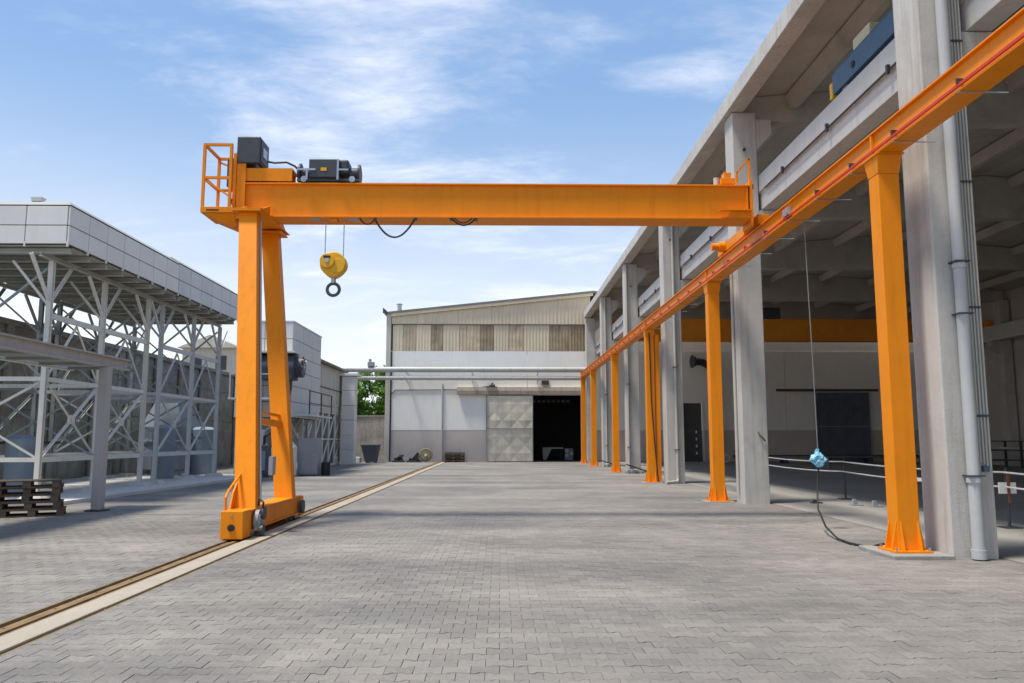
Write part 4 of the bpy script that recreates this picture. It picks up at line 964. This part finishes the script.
# ------------------------------------------------------------------ dust collector tower behind the orange leg
dc = thing('dust_collector', (-11.5, 38, 0), 'tall blue grey panelled dust collector tower with a dark fan, behind the orange leg', 'machine')
X0, X1, Y0, Y1 = -11.75, -9.25, 35.6, 41.2
BX(X0 + .03, X1 - .03, Y0 + .03, Y1 - .03, 2.56, 6.78).build('core', SEAM, dc)
rows = [2.55, 3.25, 3.95, 4.65, 5.35, 6.05, 6.8]
for j in range(6):
    for i in range(2):
        a = X0 + (X1 - X0) * i / 2; b = X0 + (X1 - X0) * (i + 1) / 2
        BX(a + .012, b - .012, Y0 - .01, Y0 + .029, rows[j] + .012, rows[j + 1] - .012).build('cladding_panel', PANEL_B, dc, bevel=.005)
    for i in range(3):
        a = Y0 + (Y1 - Y0) * i / 3; b = Y0 + (Y1 - Y0) * (i + 1) / 3
        BX(X1 - .029, X1 + .01, a + .012, b - .012, rows[j] + .012, rows[j + 1] - .012).build('cladding_panel', PANEL_B, dc, bevel=.005)
BX(X0 - .03, X1 + .03, Y0 - .03, Y1 + .03, 6.801, 6.86).build('roof', PANEL_B, dc)
for x in (-11.6, -9.45):
    for y in (35.8, 38.4, 41.0): BX(x - .09, x + .09, y - .09, y + .09, .0, 2.55).build('leg', STEELB, dc)
for x0 in (-11.5,):
    MB().hexa([(x0 + .75, 37.9, 1.2), (x0 + 1.1, 37.9, 1.2), (x0 + 1.1, 38.6, 1.2), (x0 + .75, 38.6, 1.2)], [(x0, 36, 2.545), (x0 + 1.95, 36, 2.545), (x0 + 1.95, 40.8, 2.545), (x0, 40.8, 2.545)]).build('hopper', TANK, dc)
MB().angle((-9.45, 35.9, 1.3), (-9.45, 38.3, 2.5), .12).build('brace', STEELB, dc); MB().angle((-9.45, 38.3, 1.3), (-9.45, 35.9, 2.5), .12).build('brace', STEELB, dc)
MB().angle((-11.5, 35.7, 1.2), (-9.6, 35.7, 2.5), .12).build('brace', STEELB, dc)
# fan: dark barrel housing on a bracket
fb = MB().box(-11.2, -8.95, 34.5, 35.58, 4.15, 4.85); fan = fb.build('fan_housing', BIN, dc, bevel=.05)
MB().cyl((-11.1, 35.0, 4.72), (-8.90, 35.0, 4.72), .56, 24).build('fan_shell', BIN, fan, smooth=True)
MB().cyl((-8.89, 35.0, 4.72), (-8.60, 35.0, 4.72), .46, 24).build('fan_motor', CHAR, fan, smooth=True)
m = MB().cyl((-8.595, 35.0, 4.72), (-8.56, 35.0, 4.72), .1, 12)
for i in range(8): t = i * math.pi / 4; m.bar((-8.59, 35.0 + .08 * math.cos(t), 4.72 + .08 * math.sin(t)), (-8.58, 35.0 + .42 * math.cos(t), 4.72 + .42 * math.sin(t)), .05, .03)
m.build('fan_guard', STEEL, fan)
BX(-11.3, -8.85, 34.4, 35.58, 5.30, 5.38).build('fan_cover', PANEL, fan)
MB().tube([(-9.3, 34.9, 4.3), (-9.3, 34.9, 3.8), (-9.5, 35.2, 3.4)], .26, 14).build('duct', BIN, dc, smooth=True)
# side balcony
BX(X1 + .011, -8.5, 36, 40.8, 2.62, 2.70).build('balcony_floor', PANEL_B, dc)
for y in (36.05, 38.4, 40.7): MB().bar((-8.53, y, 2.701), (-8.53, y, 3.75), .05, .05).build('railing_post', CHAR, dc)
for z in (3.2, 3.75): MB().bar((-8.53, 36, z), (-8.53, 40.8, z), .045, .045).build('hand_rail', CHAR, dc)
BX(-11.6, -9.4, 34.3, 35.5, 3.28, 3.36).build('fan_shelf', STEELB, dc)
for x in (-11.55, -9.5): MB().bar((x, 34.35, 3.361), (x, 34.35, 4.35), .05, .05).build('railing_post', STEELB, dc)
MB().bar((-11.6, 34.35, 4.37), (-9.42, 34.35, 4.37), .05, .05).build('hand_rail', STEELB, dc)
cb = thing('steel_cabinet', (-8.4, 35.8, 0), 'plain grey steel cabinet standing on the ground right of the orange leg', 'cabinet')
BX(-8.86, -7.98, 35.5, 36.2, .05, 1.64).build('body', CABIN, cb, bevel=.012); BX(-8.83, -8.01, 35.485, 35.499, .12, 1.58).build('door', CABIN, cb, bevel=.004); BX(-8.80, -8.04, 35.55, 36.15, .003, .049).build('plinth', CHAR, cb)
MB().cyl((-8.12, 35.484, .9), (-8.12, 35.46, .9), .03, 10).build('handle', STEEL, cb)
tk2 = thing('gas_bottle', (-9.2, 35.2, 0), 'pale rounded tank partly hidden behind the far orange leg', 'tank')
MB().cyl((-9.08, 34.9, .05), (-9.08, 34.9, 1.25), .34, 24).cyl((-9.08, 34.9, 1.251), (-9.08, 34.9, 1.5), .34, 24, .14).build('shell', PANEL_B, tk2, smooth=True)
MB().cyl((-9.08, 34.9, 1.5), (-9.08, 34.9, 1.6), .08, 12).build('valve', CHAR, tk2)
cp = thing('compressor', (-10.1, 34.2, 0), 'dark blue compressor with a pale cylinder standing between the two orange legs', 'machine')
BX(-10.75, -9.75, 33.9, 34.6, .12, 1.35).build('body', BIN, cp, bevel=.04)
BX(-10.70, -9.80, 33.885, 33.899, .3, 1.1).build('side_panel', TANK, cp, bevel=.01)
MB().cyl((-10.25, 34.25, 1.351), (-10.25, 34.25, 2.0), .28, 20).build('cylinder', PANEL_B, cp, smooth=True)
for x in (-10.7, -9.9): BX(x, x + .12, 33.95, 34.5, .003, .119).build('foot', CHAR, cp)
MB().tube([(-9.95, 34.2, 1.35), (-9.95, 34.2, 1.7), (-9.7, 34.3, 1.9), (-9.5, 34.8, 1.9)], .06, 10).build('hose', BLACK, cp, smooth=True)
bk = thing('black_drum', (-7.72, 35.9, 0), 'small black drum on the ground right of the grey cabinet', 'drum')
MB().cyl((-7.70, 35.9, .003), (-7.70, 35.9, .55), .20, 18).build('shell', BLACK, bk, smooth=True); MB().cyl((-7.70, 35.9, .551), (-7.70, 35.9, .60), .16, 18).build('lid', CHAR, bk, smooth=True)

# ------------------------------------------------------------------ cream workshop behind it, with glazed gates
wsx = -10.25
ws = thing('cream_workshop', (-13, 47, 0), 'low cream workshop with glazed steel gates between the dust collector and the warehouse', 'building')
BX(wsx - .2, wsx, 41.4, 52.6, 3.2, 5.9).build('upper_wall', CREAMW, ws)
for i in range(5): BX(wsx + .001, wsx + .03, 41.5 + i * 2.2, 43.6 + i * 2.2, 3.6, 5.7).build('wall_panel', CREAMW, ws)
BX(wsx + .001, wsx + .06, 41.4, 52.6, 4.55, 4.61).build('flashing', FASC, ws)
MB().prism([(-12.6, 5.85), (wsx + .25, 5.92), (wsx + .25, 6.05), (-12.6, 6.7)], 'Y', 41.3, 52.8).build('roof', ROOFM, ws)
BX(-12.5, wsx - .21, 41.4, 41.6, 0, 5.8).build('end_wall', CREAMW, ws)
y = 41.6
while y < 51:
    gt = BX(wsx - .12, wsx - .09, y + .06, y + 1.64, .1, 3.15).build('gate', GLASS, ws)
    for a in (BX(wsx - .10, wsx - .02, y, y + .06, 0, 3.2), BX(wsx - .10, wsx - .02, y + 1.64, y + 1.70, 0, 3.2), BX(wsx - .10, wsx - .02, y + .061, y + 1.639, 3.12, 3.19), BX(wsx - .10, wsx - .02, y + .061, y + 1.639, 1.55, 1.63), BX(wsx - .10, wsx - .02, y + .061, y + 1.639, .02, .12)): a.build('gate_frame', PANEL, gt)
    MB().angle((wsx - .07, y + .1, 1.7), (wsx - .07, y + 1.6, 3.05), .06).build('gate_brace', PANEL, gt); MB().angle((wsx - .07, y + .1, .2), (wsx - .07, y + 1.6, 1.5), .06).build('gate_brace', PANEL, gt)
    y += 1.75
pr = thing('clad_pillar', (-9.6, 51.4, 0), 'white panelled square pillar carrying the overhead pipes', 'pillar')
for i in range(6): BX(-10.05, -9.22, 51.0, 51.9, .003 + i * .93, .003 + (i + 1) * .93 - .02).build('cladding_panel', PANEL, pr, bevel=.02)
BX(-10.35, -9.0, 50.9, 52.1, 5.60, 5.75).build('cap', PANEL, pr)
yb = thing('yard_wall', (-10, 60, 0), 'dark grey boundary wall below the trees beside the warehouse corner', 'wall')
for i in range(6): BX(-19 + i * 1.8 + .005, -19 + (i + 1) * 1.8 - .005, 60, 60.3, -.1, 3.25).build('wall_panel', STONE, yb)
BX(-19, -8.2, 59.95, 60.35, 3.251, 3.36).build('coping', STONE, yb)
kb = thing('waste_skip', (-8.7, 55, 0), 'dark blue grey waste skip at the warehouse corner', 'skip')
MB().hexa([(-9.1, 54.6, .06), (-8.4, 54.6, .06), (-8.4, 55.6, .06), (-9.1, 55.6, .06)], [(-9.35, 54.4, 1.15), (-8.25, 54.4, 1.15), (-8.25, 55.8, 1.15), (-9.35, 55.8, 1.15)]).build('body', BIN, kb, bevel=.02)
BX(-9.4, -8.2, 54.35, 55.85, 1.151, 1.22).build('rim', BIN, kb)
for x in (-9.05, -8.5): BX(x, x + .1, 54.7, 55.5, .002, .059).build('foot', CHAR, kb)
ks = thing('kerb_stone', (-9.6, 55.3, 0), 'pale low concrete block lying left of the dark skip', 'block')
BX(-10.3, -9.5, 54.9, 55.5, .0, .36).build('block', CONC_L, ks, bevel=.03); BX(-10.2, -9.6, 55.0, 55.4, .361, .40).build('cap', CONC_L, ks)
# pale house beyond the wall
ph = thing('pale_house', (-22, 66, 0), 'pale cream house far behind the retaining wall, left of the orange leg', 'house')
BX(-24.6, -20.3, 62, 70, 0, 8.6).build('wall', CREAMW, ph); MB().prism([(-24.9, 8.6), (-20.0, 8.6), (-22.4, 9.6)], 'Y', 61.6, 70.4).build('roof', CREAMW, ph)
for x in (-23.9, -22.0): BX(x, x + .8, 61.95, 61.999, 6.9, 8.0).build('window', GLASS, ph)

# ------------------------------------------------------------------ trees
def tree(x, y, hgt, rad, seed, label):
    r = random.Random(seed); t = thing('tree', (x, y, 0), label, 'tree', 'trees behind the yard wall')
    m = MB(); m.cyl((x, y, -.1), (x + .1, y, hgt * .5), .16, 8, .09)
    for i in range(7):
        a = r.uniform(0, 6.28); m.cyl((x + .08, y, hgt * r.uniform(.3, .5)), (x + math.cos(a) * rad * .7, y + math.sin(a) * rad * .7, hgt * r.uniform(.6, .9)), .06, 6, .02)
    m.build('trunk', BARK, t)
    m = MB(); cl = []
    for i in range(34):
        a = r.uniform(0, 6.28); q = rad * math.sqrt(r.random()); cl.append((x + q * math.cos(a), y + q * math.sin(a), hgt * r.uniform(.38, .97), r.uniform(.35, .75)))
    for c in cl:
        for i in range(150):
            v = Vector((r.gauss(0, 1), r.gauss(0, 1), r.gauss(0, .8))); v = v.normalized() * c[3] * r.uniform(.5, 1.05); p = Vector(c[:3]) + v
            u = Vector((r.gauss(0, 1), r.gauss(0, 1), r.gauss(0, 1))).normalized(); w = u.orthogonal().normalized(); s = r.uniform(.10, .20)
            m.add([p - u * s, p + w * s * .5, p + u * s, p - w * s * .5], [(0, 1, 2, 3)])
    me = bpy.data.meshes.new('crown'); me.from_pydata([tuple(Vector(v) - Vector((x, y, 0))) for v in m.v], [], m.f); me.materials.append(LEAF)
    o = bpy.data.objects.new('crown', me); COL.objects.link(o); o.parent = t
tree(-11.9, 64.5, 6.6, 1.5, 1, 'leafy green tree behind the yard wall, nearest the white pillar')
tree(-10.0, 66.5, 7.3, 1.6, 2, 'tall leafy green tree behind the yard wall, in the middle of the gap')
tree(-8.6, 65.0, 6.9, 1.4, 3, 'leafy green tree behind the yard wall, against the warehouse corner')
tree(-14.5, 68.0, 6.8, 1.8, 4, 'leafy green tree partly hidden by the cream workshop')
